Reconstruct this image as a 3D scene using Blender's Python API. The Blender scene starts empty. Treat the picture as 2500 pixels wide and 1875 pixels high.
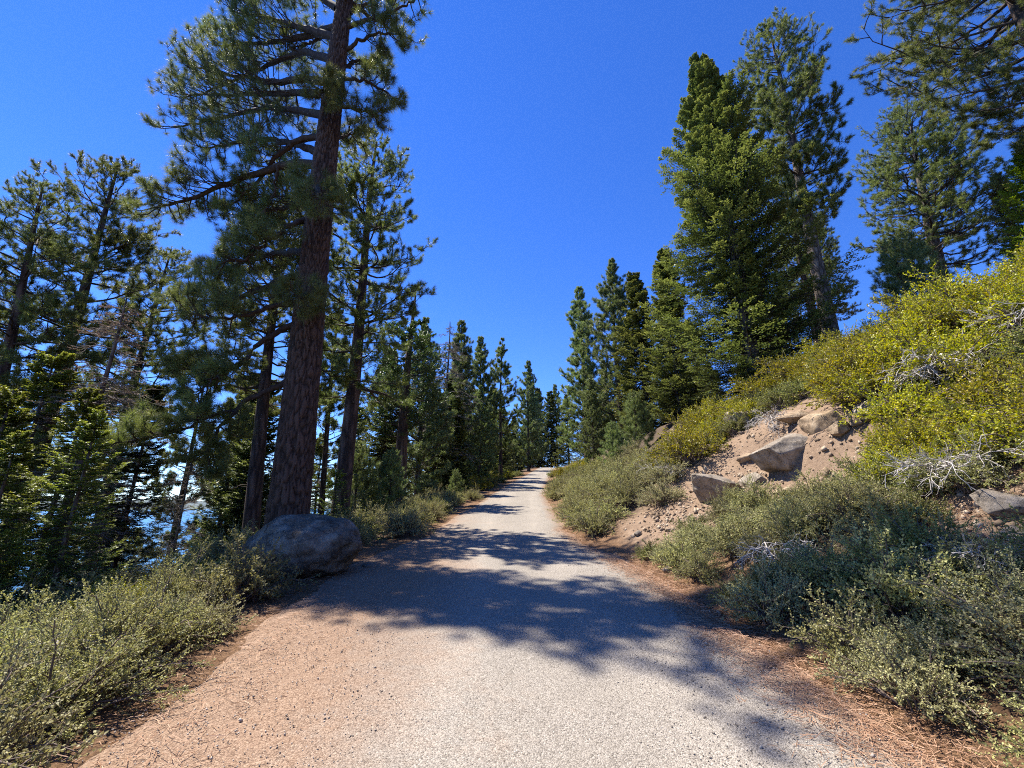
import bpy, math
import numpy as np

scene = bpy.context.scene
R = math.radians

# ------------------------------------------------------------------ camera
cam_data = bpy.data.cameras.new('camera')
cam_data.sensor_width = 36.0
cam_data.lens = 36.0 * 938 / 2212
cam_data.clip_start = 0.05
cam_data.clip_end = 60000
cam = bpy.data.objects.new('camera', cam_data)
scene.collection.objects.link(cam)
cam.location = (0, 0, 1.6)
cam.rotation_euler = (R(90 + 15.7), 0, 0)
scene.camera = cam

# ------------------------------------------------------------------ light
SUN_AZ = math.atan2(-0.87, 0.49)          # measured from +Y towards +X
SUN_EL = R(60)
world = bpy.data.worlds.new('World')
scene.world = world
world.use_nodes = True
wn = world.node_tree
for n in list(wn.nodes):
    wn.nodes.remove(n)
sky = wn.nodes.new('ShaderNodeTexSky')
sky.sky_type = 'NISHITA'
sky.sun_disc = False
sky.sun_elevation = SUN_EL
sky.sun_rotation = SUN_AZ
sky.altitude = 2000
sky.air_density = 0.85
sky.dust_density = 0.0
sky.ozone_density = 4.0
hs = wn.nodes.new('ShaderNodeHueSaturation')
hs.inputs['Saturation'].default_value = 1.255
hs.inputs['Hue'].default_value = 0.5158
hs.inputs['Value'].default_value = 1.0
bg = wn.nodes.new('ShaderNodeBackground')
bg.inputs['Strength'].default_value = 0.134
wo = wn.nodes.new('ShaderNodeOutputWorld')
wn.links.new(sky.outputs[0], hs.inputs['Color'])
wn.links.new(hs.outputs[0], bg.inputs['Color'])
wn.links.new(bg.outputs[0], wo.inputs['Surface'])

sl = bpy.data.lights.new('sun', 'SUN')
sl.energy = 5.0
sl.angle = R(0.53)
sl.color = (1.0, 0.94, 0.84)
so = bpy.data.objects.new('sun', sl)
scene.collection.objects.link(so)
sd = np.array([math.sin(SUN_AZ) * math.cos(SUN_EL), math.cos(SUN_AZ) * math.cos(SUN_EL), math.sin(SUN_EL)])
from mathutils import Vector
so.rotation_euler = Vector(sd).to_track_quat('Z', 'Y').to_euler()
so.location = (-20, 5, 40)

vs = scene.view_settings
vs.view_transform = 'Standard'
vs.look = 'None'
vs.exposure = 1.28
vs.gamma = 1.0
vs.use_curve_mapping = False
scene.cycles.filter_width = 1.05
scene.cycles.adaptive_threshold = 0.01
scene.cycles.use_denoising = False
scene.cycles.sample_clamp_indirect = 6.0
scene.cycles.max_bounces = 5
scene.cycles.diffuse_bounces = 2
scene.cycles.glossy_bounces = 2
scene.cycles.transmission_bounces = 3
scene.cycles.volume_bounces = 0
scene.cycles.caustics_reflective = False
scene.cycles.caustics_refractive = False

# ------------------------------------------------------------------ helpers
COL = scene.collection


def norm(v):
    return v / np.maximum(np.linalg.norm(v, axis=-1, keepdims=True), 1e-9)


def hash2(ix, iy, seed=0):
    n = (ix.astype(np.int64) * 374761393 + iy.astype(np.int64) * 668265263 + seed * 1274126177) & 0x7fffffff
    n = ((n ^ (n >> 13)) * 1274126177) & 0x7fffffff
    n = (n ^ (n >> 16)) & 0x7fffffff
    return n / float(0x7fffffff)


def vnoise(x, y, seed=0):
    x = np.asarray(x, float); y = np.asarray(y, float)
    ix = np.floor(x).astype(np.int64); iy = np.floor(y).astype(np.int64)
    fx = x - ix; fy = y - iy
    fx = fx * fx * (3 - 2 * fx); fy = fy * fy * (3 - 2 * fy)
    a = hash2(ix, iy, seed); b = hash2(ix + 1, iy, seed)
    c = hash2(ix, iy + 1, seed); d = hash2(ix + 1, iy + 1, seed)
    return (a + (b - a) * fx) * (1 - fy) + (c + (d - c) * fx) * fy - 0.5


def fbm(x, y, seed=0, octs=4):
    s = 0; a = 1.0; f = 1.0
    for k in range(octs):
        s = s + a * vnoise(x * f + 17.3 * k, y * f - 9.1 * k, seed + k)
        a *= 0.5; f *= 2.03
    return s


def vnoise3(p, seed=0):
    ip = np.floor(p).astype(np.int64); f = p - ip
    f = f * f * (3 - 2 * f)
    out = 0
    for dx in (0, 1):
        for dy in (0, 1):
            for dz in (0, 1):
                h = hash2(ip[..., 0] + dx + 57 * (ip[..., 2] + dz), ip[..., 1] + dy - 131 * (ip[..., 2] + dz), seed)
                w = (f[..., 0] if dx else 1 - f[..., 0]) * (f[..., 1] if dy else 1 - f[..., 1]) * (f[..., 2] if dz else 1 - f[..., 2])
                out = out + h * w
    return out - 0.5


def make_mesh(name, V, F, mat, attrs=None, smooth=False):
    """V (n,3); F a list of index arrays (m,3) or (m,4)."""
    V = np.ascontiguousarray(V, dtype=np.float32).reshape(-1, 3)
    if not isinstance(F, (list, tuple)):
        F = [F]
    me = bpy.data.meshes.new(name)
    me.vertices.add(len(V))
    me.vertices.foreach_set('co', V.ravel())
    loops = np.concatenate([f.ravel() for f in F]).astype(np.int32)
    sizes = np.concatenate([np.full(len(f), f.shape[1]) for f in F]).astype(np.int32)
    starts = np.concatenate([[0], np.cumsum(sizes)[:-1]]).astype(np.int32)
    me.loops.add(len(loops))
    me.loops.foreach_set('vertex_index', loops)
    me.polygons.add(len(sizes))
    me.polygons.foreach_set('loop_start', starts)
    if smooth:
        me.polygons.foreach_set('use_smooth', np.ones(len(sizes), dtype=bool))
    for k, a in (attrs or {}).items():
        at = me.attributes.new(k, 'FLOAT', 'POINT')
        at.data.foreach_set('value', np.ascontiguousarray(a, dtype=np.float32).ravel())
    me.update(calc_edges=True)
    me.materials.append(mat)
    return me


def obj(name, me, parent=None, loc=(0, 0, 0)):
    o = bpy.data.objects.new(name, me)
    COL.objects.link(o)
    o.location = loc
    if parent:
        o.parent = parent
    return o


def tag(o, label=None, cat=None, group=None, kind=None):
    if label: o['label'] = label
    if cat: o['category'] = cat
    if group: o['group'] = group
    if kind: o['kind'] = kind
    return o


def thing(name, loc, rz=0.0, sc=1.0, tilt=(0, 0)):
    o = bpy.data.objects.new(name, None)
    COL.objects.link(o)
    o.empty_display_size = 0.2
    o.location = loc
    o.rotation_euler = (tilt[0], tilt[1], rz)
    o.scale = (sc, sc, sc) if not isinstance(sc, (tuple, list)) else sc
    return o


def place(proto, name, loc, rz=0.0, sc=1.0, tilt=(0, 0), label=None, cat=None, group=None):
    """proto: list of (part name, mesh, sub) ; a sub entry is a child of the part before it."""
    t = thing(name, loc, rz, sc, tilt)
    last = None
    for pn, me, sub in proto:
        o = obj(pn, me, last if (sub and last) else t)
        if not sub:
            last = o
    tag(t, label, cat, group)
    return t


# ------------------------------------------------------------------ materials
def nmat(name):
    m = bpy.data.materials.new(name)
    m.use_nodes = True
    nt = m.node_tree
    for n in list(nt.nodes):
        nt.nodes.remove(n)
    out = nt.nodes.new('ShaderNodeOutputMaterial')

    def N(t, **kw):
        n = nt.nodes.new(t)
        for k, v in kw.items():
            if k.startswith('i_'):
                n.inputs[k[2:].replace('_', ' ')].default_value = v
            else:
                setattr(n, k, v)
        return n
    L = nt.links.new
    return m, N, L, out


def ramp(N, stops):
    r = N('ShaderNodeValToRGB')
    e = r.color_ramp.elements
    while len(e) < len(stops):
        e.new(0.5)
    for k, (p, c) in enumerate(stops):
        e[k].position = p
        e[k].color = (c[0], c[1], c[2], 1)
    return r


def foliage_mat(name, cols, transl=0.3, rough=0.45, spec=0.4, vary=0.25):
    m, N, L, out = nmat(name)
    at = N('ShaderNodeAttribute', attribute_name='tint')
    oi = N('ShaderNodeObjectInfo')
    r = ramp(N, [(i / (len(cols) - 1), c) for i, c in enumerate(cols)])
    L(at.outputs['Fac'], r.inputs[0])
    h = N('ShaderNodeHueSaturation')
    mr = N('ShaderNodeMapRange', i_To_Min=1 - vary, i_To_Max=1 + vary)
    L(oi.outputs['Random'], mr.inputs['Value'])
    L(mr.outputs[0], h.inputs['Value'])
    mh = N('ShaderNodeMapRange', i_To_Min=0.488, i_To_Max=0.512)
    L(oi.outputs['Random'], mh.inputs['Value'])
    L(mh.outputs[0], h.inputs['Hue'])
    L(r.outputs[0], h.inputs['Color'])
    b = N('ShaderNodeBsdfPrincipled')
    b.inputs['Roughness'].default_value = rough
    b.inputs['Specular IOR Level'].default_value = spec
    L(h.outputs[0], b.inputs['Base Color'])
    t = N('ShaderNodeBsdfTranslucent')
    h2 = N('ShaderNodeHueSaturation')
    h2.inputs['Saturation'].default_value = 1.15
    h2.inputs['Value'].default_value = 1.25
    L(h.outputs[0], h2.inputs['Color'])
    L(h2.outputs[0], t.inputs['Color'])
    mx = N('ShaderNodeMixShader')
    mx.inputs[0].default_value = transl
    L(b.outputs[0], mx.inputs[1])
    L(t.outputs[0], mx.inputs[2])
    L(mx.outputs[0], out.inputs['Surface'])
    return m


def bark_mat(name, dark, mid, light, sx=10.0, sz=1.6, bump=0.6, geom=False):
    m, N, L, out = nmat(name)
    tc = N('ShaderNodeTexCoord')
    mp = N('ShaderNodeMapping')
    mp.inputs['Scale'].default_value = (sx, sx, sz)
    L(tc.outputs['Object'], mp.inputs['Vector'])
    nz = N('ShaderNodeTexNoise', i_Scale=1.3, i_Detail=4.0)
    L(mp.outputs[0], nz.inputs['Vector'])
    mixv = N('ShaderNodeMix', data_type='VECTOR')
    mixv.inputs[0].default_value = 0.55
    L(mp.outputs[0], mixv.inputs[4])
    L(nz.outputs['Color'], mixv.inputs[5])
    vo = N('ShaderNodeTexVoronoi', feature='DISTANCE_TO_EDGE', i_Scale=1.0)
    L(mixv.outputs[1], vo.inputs['Vector'])
    n2 = N('ShaderNodeTexNoise', i_Scale=14.0, i_Detail=5.0)
    L(mp.outputs[0], n2.inputs['Vector'])
    add = N('ShaderNodeMath', operation='MULTIPLY_ADD')
    L(n2.outputs[0], add.inputs[0])
    add.inputs[1].default_value = 0.28
    L(vo.outputs['Distance'], add.inputs[2])
    r = ramp(N, [(0.12, dark), (0.3, mid), (0.55, light)])
    L(add.outputs[0], r.inputs[0])
    src = r.outputs[0]
    if geom:
        at = N('ShaderNodeAttribute', attribute_name='tint')
        rg = ramp(N, [(0.0, dark), (0.35, mid), (1.0, light)])
        L(at.outputs['Fac'], rg.inputs[0])
        mm = N('ShaderNodeMix', data_type='RGBA')
        mm.inputs[0].default_value = 0.9
        L(r.outputs[0], mm.inputs[6])
        L(rg.outputs[0], mm.inputs[7])
        src = mm.outputs[2]
    b = N('ShaderNodeBsdfPrincipled')
    b.inputs['Roughness'].default_value = 0.85
    b.inputs['Specular IOR Level'].default_value = 0.2
    L(src, b.inputs['Base Color'])
    bp = N('ShaderNodeBump')
    bp.inputs['Strength'].default_value = bump
    bp.inputs['Distance'].default_value = 0.04
    L(add.outputs[0], bp.inputs['Height'])
    L(bp.outputs[0], b.inputs['Normal'])
    L(b.outputs[0], out.inputs['Surface'])
    return m


def rock_mat(name, c1, c2, c3, scale=3.0):
    m, N, L, out = nmat(name)
    tc = N('ShaderNodeTexCoord')
    n1 = N('ShaderNodeTexNoise', i_Scale=scale, i_Detail=8.0, i_Roughness=0.65)
    n2 = N('ShaderNodeTexNoise', i_Scale=scale * 14, i_Detail=8.0, i_Roughness=0.8)
    L(tc.outputs['Object'], n1.inputs['Vector'])
    L(tc.outputs['Object'], n2.inputs['Vector'])
    r = ramp(N, [(0.3, c1), (0.5, c2), (0.72, c3)])
    mx = N('ShaderNodeMath', operation='MULTIPLY_ADD')
    L(n2.outputs[0], mx.inputs[0]); mx.inputs[1].default_value = 0.45
    L(n1.outputs[0], mx.inputs[2])
    sb = N('ShaderNodeMath', operation='SUBTRACT')
    L(mx.outputs[0], sb.inputs[0]); sb.inputs[1].default_value = 0.22
    L(sb.outputs[0], r.inputs[0])
    wn_ = N('ShaderNodeTexNoise', i_Scale=scale * 1.2, i_Detail=5.0)
    L(tc.outputs['Object'], wn_.inputs['Vector'])
    wv_ = N('ShaderNodeMix', data_type='VECTOR'); wv_.inputs[0].default_value = 0.35
    L(tc.outputs['Object'], wv_.inputs[4]); L(wn_.outputs['Color'], wv_.inputs[5])
    cr = N('ShaderNodeTexVoronoi', feature='DISTANCE_TO_EDGE', i_Scale=scale * .9)
    L(wv_.outputs[1], cr.inputs['Vector'])
    ck = N('ShaderNodeMapRange', i_From_Min=0.0, i_From_Max=0.03, i_To_Min=0.35, i_To_Max=1.0)
    L(cr.outputs['Distance'], ck.inputs['Value'])
    cm_ = N('ShaderNodeMix', data_type='RGBA', blend_type='MULTIPLY'); cm_.inputs[0].default_value = 1.0
    L(r.outputs[0], cm_.inputs[6]); L(ck.outputs[0], cm_.inputs[7])
    b = N('ShaderNodeBsdfPrincipled')
    b.inputs['Roughness'].default_value = 0.9
    b.inputs['Specular IOR Level'].default_value = 0.25
    L(cm_.outputs[2], b.inputs['Base Color'])
    bp = N('ShaderNodeBump')
    bp.inputs['Strength'].default_value = 1.0
    bp.inputs['Distance'].default_value = 0.045
    L(mx.outputs[0], bp.inputs['Height'])
    L(bp.outputs[0], b.inputs['Normal'])
    L(b.outputs[0], out.inputs['Surface'])
    return m


def plain_mat(name, col, rough=0.85, var=0.3, scale=20.0):
    m, N, L, out = nmat(name)
    tc = N('ShaderNodeTexCoord')
    n1 = N('ShaderNodeTexNoise', i_Scale=scale, i_Detail=4.0)
    L(tc.outputs['Object'], n1.inputs['Vector'])
    r = ramp(N, [(0.3, [c * (1 - var) for c in col]), (0.7, [min(1, c * (1 + var)) for c in col])])
    L(n1.outputs[0], r.inputs[0])
    b = N('ShaderNodeBsdfPrincipled')
    b.inputs['Roughness'].default_value = rough
    b.inputs['Specular IOR Level'].default_value = 0.2
    L(r.outputs[0], b.inputs['Base Color'])
    L(b.outputs[0], out.inputs['Surface'])
    return m


M = {}
M['pine_needle'] = foliage_mat('pine_needle', [(.085, .108, .034), (.155, .178, .056), (.25, .26, .085)], 0.45, 0.46, 0.32, 0.15)
M['young_needle'] = foliage_mat('young_needle', [(.105, .145, .050), (.18, .225, .078), (.29, .315, .115)], 0.42, 0.42, 0.45, 0.18)
M['fir_needle'] = foliage_mat('fir_needle', [(.034, .046, .016), (.12, .145, .042), (.29, .295, .088)], 0.27, 0.5, 0.35, 0.15)
M['fir_bright'] = foliage_mat('fir_bright', [(.10, .165, .024), (.19, .27, .036), (.30, .38, .055)], 0.32, 0.45, 0.3, 0.1)
M['fir_yellow'] = foliage_mat('fir_yellow', [(.075, .105, .024), (.17, .20, .042), (.31, .31, .07)], 0.4, 0.45, 0.35, 0.2)
M['cedar_leaf'] = foliage_mat('cedar_leaf', [(.042, .070, .020), (.075, .115, .032), (.13, .165, .048)], 0.25, 0.5, 0.35, 0.1)
M['brown_needle'] = foliage_mat('brown_needle', [(.13, .055, .025), (.20, .085, .035), (.26, .13, .06)], 0.25, 0.6, 0.2, 0.1)
M['dead_twig_leaf'] = foliage_mat('dead_twig_leaf', [(.16, .10, .075), (.22, .14, .10), (.28, .19, .14)], 0.2, 0.7, 0.1, 0.1)
M['sage_leaf'] = foliage_mat('sage_leaf', [(.18, .188, .072), (.32, .305, .118), (.47, .44, .185)], 0.30, 0.55, 0.25, 0.26)
M['pale_leaf'] = foliage_mat('pale_leaf', [(.23, .23, .10), (.37, .352, .16), (.50, .475, .235)], 0.27, 0.6, 0.25, 0.2)
M['green_leaf'] = foliage_mat('green_leaf', [(.115, .135, .042), (.215, .225, .066), (.34, .325, .10)], 0.30, 0.5, 0.3, 0.28)
M['yellow_leaf'] = foliage_mat('yellow_leaf', [(.165, .178, .018), (.33, .315, .026), (.52, .43, .038)], 0.34, 0.45, 0.3, 0.22)
M['bark_red'] = bark_mat('bark_red', (.009, .006, .0045), (.046, .029, .021), (.105, .066, .048), geom=True)
M['bark'] = bark_mat('bark', (.022, .015, .012), (.085, .056, .043), (.15, .105, .082))
M['bark_grey'] = bark_mat('bark_grey', (.035, .028, .023), (.13, .10, .082), (.23, .19, .16), 12, 3)
M['bark_cedar'] = bark_mat('bark_cedar', (.03, .02, .015), (.11, .068, .046), (.19, .125, .09), 16, 0.9)
M['limb'] = plain_mat('limb', (.055, .040, .032), 0.85, 0.45, 12)
M['limb_grey'] = plain_mat('limb_grey', (.21, .175, .15), 0.85, 0.4, 12)
M['silver_wood'] = plain_mat('silver_wood', (.40, .36, .32), 0.8, 0.3, 18)
M['shrub_stem'] = plain_mat('shrub_stem', (.14, .105, .085), 0.85, 0.35, 20)
M['granite'] = rock_mat('granite', (.05, .042, .034), (.15, .13, .105), (.30, .27, .23), 2.6)
M['boulder_stone'] = rock_mat('boulder_stone', (.042, .033, .025), (.13, .107, .082), (.33, .285, .225), 3.4)
M['pale_rock'] = rock_mat('pale_rock', (.12, .095, .072), (.26, .215, .165), (.40, .345, .28), 4.0)
M['tan_rock'] = rock_mat('tan_rock', (.15, .10, .06), (.30, .215, .135), (.42, .33, .225), 4.0)

# ------------------------------------------------------------------ land form
PY = np.array([-60, -20, 0, 3, 8, 13, 27.5, 50, 92, 115, 160, 400, 2000.])
PZ = np.array([-2, -.9, 0, .14, .42, .77, 2.1, 4.3, 9.3, 10.6, 11.2, 18, 60.])
CY = np.array([-60, -10, 0, 3, 8, 13, 27.5, 50, 92, 115, 140, 180, 300.])
CX = np.array([0, 0, 0, .05, 0, -.35, .2, 2.1, 7.4, 13, 24, 50, 150.])
WL = np.array([2.4, 2.4, 2.4, 2.4, 3.2, 2.1, 1.75, 1.8, 1.8, 1.8, 1.8, 1.8, 1.8])
WR = np.array([2.5, 2.5, 2.5, 2.45, 2.5, 2.0, 1.8, 1.8, 1.8, 1.8, 1.8, 1.8, 1.8])
_yy = np.linspace(-60, 300, 1441)


def _smooth(xs, ys, k=17):
    v = np.interp(_yy, xs, ys)
    ker = np.hanning(k + 2)[1:-1]; ker /= ker.sum()
    vp = np.concatenate([np.full(k, v[0]), v, np.full(k, v[-1])])
    return np.convolve(vp, ker, 'same')[k:-k]


_pz = _smooth(PY, PZ); _cx = _smooth(CY, CX); _wl = _smooth(CY, WL); _wr = _smooth(CY, WR)


def pz(y): return np.where(np.asarray(y) > 300, np.interp(y, PY, PZ), np.interp(y, _yy, _pz))
def pcx(y): return np.interp(y, _yy, _cx)
def xl(y): return pcx(y) - np.interp(y, _yy, _wl)
def xr(y): return pcx(y) + np.interp(y, _yy, _wr)


BS = np.array([-1, 0, .5, 3, 5, 8, 20, 45, 120, 600, 3000.])
BZ = np.array([0, 0, .08, 1.25, 2.5, 4.75, 9.6, 18, 40, 130, 420.])
LS = np.array([-1, 0, 1.2, 3, 6, 20, 80, 160, 400, 3000.])
LZ = np.array([0, 0, .05, .35, 1.5, 7.6, 40, 84, 190, 600.])
LAKE_Z = -70.0


def height(x, y):
    x = np.asarray(x, float); y = np.asarray(y, float)
    base = pz(y)
    sr = np.maximum(x - xr(y), -1); slf = np.maximum(xl(y) - x, -1)
    # the bank is steepest near the rock outcrop and softer further along the path
    soft = np.interp(y, [-40, 0, 14, 30, 60, 120], [1, 1, 1.0, .95, .75, .6])
    z = base + np.interp(sr, BS, BZ) * soft - np.interp(slf, LS, LZ) * np.interp(y, [0, 60, 120], [1, .9, .8])
    off = np.clip(np.maximum(sr, slf) / 2.0, 0, 1)
    z = z + off * (0.28 * fbm(x * .45, y * .45, 3, 4) + 0.09 * fbm(x * 2.1, y * 2.1, 9, 3))
    # hollow of bare soil cut into the bank, and the step of the outcrop above it
    cut = np.exp(-(((x - 6.9) / 2.0) ** 2 + ((y - 10.9) / 2.2) ** 2))
    z = z + cut * (.42 * np.tanh((sr - 4.9 - .3 * np.sin(y * 1.7)) * 3.5) - .25)
    z = z + 0.016 * fbm(x * 2.2, y * 2.2, 21, 3) + off * .05 * fbm(x * 5.5, y * 5.5, 22, 3)
    return z


def hz(x, y): return float(height(np.array([x]), np.array([y]))[0])


def spaced(lo, hi, d0, d1, grow, far_lo, far_hi):
    a = list(np.arange(lo, hi + 1e-6, d0))
    s = d0; v = hi
    while v < far_hi:
        s *= grow; v += s; a.append(v)
    s = d0; v = lo; pre = []
    while v > far_lo:
        s *= grow; v -= s; pre.append(v)
    return np.array(pre[::-1] + a)


gx = spaced(-9, 14, .16, .16, 1.10, -900, 900)
gy = spaced(0, 22, .16, .16, 1.075, -120, 900)
X, Y = np.meshgrid(gx, gy)
Z = height(X, Y)
nx, ny = len(gx), len(gy)
idx = np.arange(nx * ny).reshape(ny, nx)
Q = np.stack([idx[:-1, :-1], idx[:-1, 1:], idx[1:, 1:], idx[1:, :-1]], -1).reshape(-1, 4)
lat = np.maximum(X - xr(Y), xl(Y) - X)
bare = np.exp(-(((X - 6.4) / 2.6) ** 2 + ((Y - 11.6) / 3.4) ** 2)) + 0.9 * np.exp(-(((X - 3.9) / 1.1) ** 2 + ((Y - 10.9) / 1.5) ** 2)) \
    + 0.9 * np.exp(-(((X - 5.6) / 1.2) ** 2 + ((Y - 4.9) / 1.4) ** 2))

m, N, L, out = nmat('soil')
tc = N('ShaderNodeTexCoord')
a_lat = N('ShaderNodeAttribute', attribute_name='lat')
a_bare = N('ShaderNodeAttribute', attribute_name='bare')
n1 = N('ShaderNodeTexNoise', i_Scale=1.4, i_Detail=8.0, i_Roughness=0.7)
n2 = N('ShaderNodeTexNoise', i_Scale=38.0, i_Detail=6.0, i_Roughness=0.75)
n3 = N('ShaderNodeTexNoise', i_Scale=7.0, i_Detail=6.0, i_Roughness=0.7)
for q in (n1, n2, n3):
    L(tc.outputs['Object'], q.inputs['Vector'])
litter = ramp(N, [(0.32, (.06, .036, .022)), (0.5, (.16, .092, .05)), (0.68, (.29, .17, .09))])
L(n2.outputs[0], litter.inputs[0])
soil = ramp(N, [(0.30, (.11, .072, .046)), (0.5, (.24, .165, .11)), (0.72, (.35, .255, .175))])
sm = N('ShaderNodeMix', data_type='FLOAT'); sm.inputs[0].default_value = 0.5
L(n2.outputs[0], sm.inputs[2]); L(n3.outputs[0], sm.inputs[3])
L(sm.outputs[0], soil.inputs[0])
duff = ramp(N, [(0.35, (.045, .032, .022)), (0.6, (.12, .085, .058)), (0.75, (.22, .16, .11))])
L(n2.outputs[0], duff.inputs[0])
# litter near the path edge, duff away from it
ml = N('ShaderNodeMapRange', i_From_Min=0.6, i_From_Max=1.8)
ad = N('ShaderNodeMath', operation='MULTIPLY_ADD')
L(n1.outputs[0], ad.inputs[0]); ad.inputs[1].default_value = 1.6
L(a_lat.outputs['Fac'], ad.inputs[2])
sub = N('ShaderNodeMath', operation='SUBTRACT'); sub.inputs[1].default_value = 0.8
L(ad.outputs[0], sub.inputs[0]); L(sub.outputs[0], ml.inputs['Value'])
mix1 = N('ShaderNodeMix', data_type='RGBA')
L(ml.outputs[0], mix1.inputs[0]); L(litter.outputs[0], mix1.inputs[6]); L(duff.outputs[0], mix1.inputs[7])
mb = N('ShaderNodeMapRange', i_From_Min=0.25, i_From_Max=0.55)
ad2 = N('ShaderNodeMath', operation='MULTIPLY_ADD')
L(n3.outputs[0], ad2.inputs[0]); ad2.inputs[1].default_value = 0.5
L(a_bare.outputs['Fac'], ad2.inputs[2])
sb2 = N('ShaderNodeMath', operation='SUBTRACT'); sb2.inputs[1].default_value = 0.25
L(ad2.outputs[0], sb2.inputs[0]); L(sb2.outputs[0], mb.inputs['Value'])
mix2 = N('ShaderNodeMix', data_type='RGBA')
L(mb.outputs[0], mix2.inputs[0]); L(mix1.outputs[2], mix2.inputs[6]); L(soil.outputs[0], mix2.inputs[7])
b = N('ShaderNodeBsdfPrincipled'); b.inputs['Roughness'].default_value = 0.95
b.inputs['Specular IOR Level'].default_value = 0.15
L(mix2.outputs[2], b.inputs['Base Color'])
bp = N('ShaderNodeBump'); bp.inputs['Strength'].default_value = 1.0; bp.inputs['Distance'].default_value = 0.06
L(sm.outputs[0], bp.inputs['Height']); L(bp.outputs[0], b.inputs['Normal'])
L(b.outputs[0], out.inputs['Surface'])
M['soil'] = m
ground = obj('ground', make_mesh('ground', np.stack([X, Y, Z], -1), Q, M['soil'], {'lat': lat, 'bare': bare}, smooth=True))
tag(ground, 'tan and brown forest soil with needle litter sloping across the hillside', kind='structure')

# ---- path sheet
py = np.concatenate([np.arange(-6, 16, .10), np.arange(16, 40, .2), np.arange(40, 170, .6)])
ps = np.linspace(-1.12, 1.12, 70)
PXs, PYs = np.meshgrid(ps, py)
wob = 0.22 * fbm(PYs * .7, np.sign(PXs) * 5 + 0 * PYs, 31, 4)
half_l = pcx(PYs) - xl(PYs); half_r = xr(PYs) - pcx(PYs)
PXw = pcx(PYs) + np.where(PXs < 0, PXs * (half_l + wob), PXs * (half_r + wob))
edge = np.abs(PXs)
crown = 0.035 * (1 - np.clip(edge, 0, 1) ** 2)
dip = np.interp(edge, [0, .86, 1.0, 1.12], [.03, .028, .006, -.06])
PZw = height(PXw, PYs) + dip + crown + 0.01 * fbm(PXw * 5, PYs * 5, 5, 3)
pidx = np.arange(PXs.size).reshape(PXs.shape)
PQ = np.stack([pidx[:-1, :-1], pidx[:-1, 1:], pidx[1:, 1:], pidx[1:, :-1]], -1).reshape(-1, 4)
# how reddish (needle dust, decomposed granite) the surface is: the turnout on the boulder side and both margins
red = np.interp(PXw - pcx(PYs), [-3.2, -1.9, -0.5, .5, 9], [1, 1, .25, 0, 0]) * np.interp(PYs, [0, 7, 12, 16, 60], [1.0, 1.0, .75, .35, .2])
red = np.maximum(red, np.interp(edge, [.72, .98], [0, 1]) * .9)
m, N, L, out = nmat('gravel')
tc = N('ShaderNodeTexCoord')
at = N('ShaderNodeAttribute', attribute_name='red')
v1 = N('ShaderNodeTexVoronoi', i_Scale=105.0)
v2 = N('ShaderNodeTexVoronoi', i_Scale=210.0)
n1 = N('ShaderNodeTexNoise', i_Scale=0.8, i_Detail=6.0, i_Roughness=0.65)
n3 = N('ShaderNodeTexNoise', i_Scale=9.0, i_Detail=6.0, i_Roughness=0.7)
for q in (v1, v2, n1, n3):
    L(tc.outputs['Object'], q.inputs['Vector'])
sx1 = N('ShaderNodeSeparateColor'); L(v1.outputs['Color'], sx1.inputs[0])
sx2 = N('ShaderNodeSeparateColor'); L(v2.outputs['Color'], sx2.inputs[0])
mg = N('ShaderNodeMix', data_type='FLOAT'); mg.inputs[0].default_value = 0.45
L(sx1.outputs[0], mg.inputs[2]); L(sx2.outputs[0], mg.inputs[3])
grey = ramp(N, [(0.06, (.075, .063, .050)), (0.32, (.19, .165, .135)), (0.65, (.275, .242, .20)), (0.95, (.39, .35, .295))])
tan = ramp(N, [(0.06, (.07, .04, .024)), (0.32, (.175, .11, .07)), (0.65, (.255, .168, .11)), (0.95, (.36, .26, .18))])
L(mg.outputs[0], grey.inputs[0]); L(mg.outputs[0], tan.inputs[0])
fr = N('ShaderNodeMath', operation='MULTIPLY_ADD')
L(n1.outputs[0], fr.inputs[0]); fr.inputs[1].default_value = 1.1
L(at.outputs['Fac'], fr.inputs[2])
fr2 = N('ShaderNodeMath', operation='MULTIPLY_ADD')
L(n3.outputs[0], fr2.inputs[0]); fr2.inputs[1].default_value = 0.6
L(fr.outputs[0], fr2.inputs[2])
mr = N('ShaderNodeMapRange', i_From_Min=1.0, i_From_Max=1.75)
L(fr2.outputs[0], mr.inputs['Value'])
mx = N('ShaderNodeMix', data_type='RGBA')
L(mr.outputs[0], mx.inputs[0]); L(grey.outputs[0], mx.inputs[6]); L(tan.outputs[0], mx.inputs[7])
# broad worn patches
hsv = N('ShaderNodeHueSaturation')
mv = N('ShaderNodeMapRange', i_From_Min=.25, i_From_Max=.95, i_To_Min=.87, i_To_Max=1.24)
trk = N('ShaderNodeAttribute', attribute_name='track')
tk = N('ShaderNodeMath', operation='MULTIPLY_ADD'); tk.inputs[1].default_value = 0.22
L(trk.outputs['Fac'], tk.inputs[0]); L(n1.outputs[0], tk.inputs[2])
L(tk.outputs[0], mv.inputs['Value']); L(mv.outputs[0], hsv.inputs['Value']); L(mx.outputs[2], hsv.inputs['Color'])
b = N('ShaderNodeBsdfPrincipled'); b.inputs['Roughness'].default_value = 0.9
b.inputs['Specular IOR Level'].default_value = 0.25
L(hsv.outputs[0], b.inputs['Base Color'])
bp = N('ShaderNodeBump'); bp.inputs['Strength'].default_value = 0.55; bp.inputs['Distance'].default_value = 0.012
bp.invert = True
L(v1.outputs['Distance'], bp.inputs['Height']); L(bp.outputs[0], b.inputs['Normal'])
L(b.outputs[0], out.inputs['Surface'])
M['gravel'] = m
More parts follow.
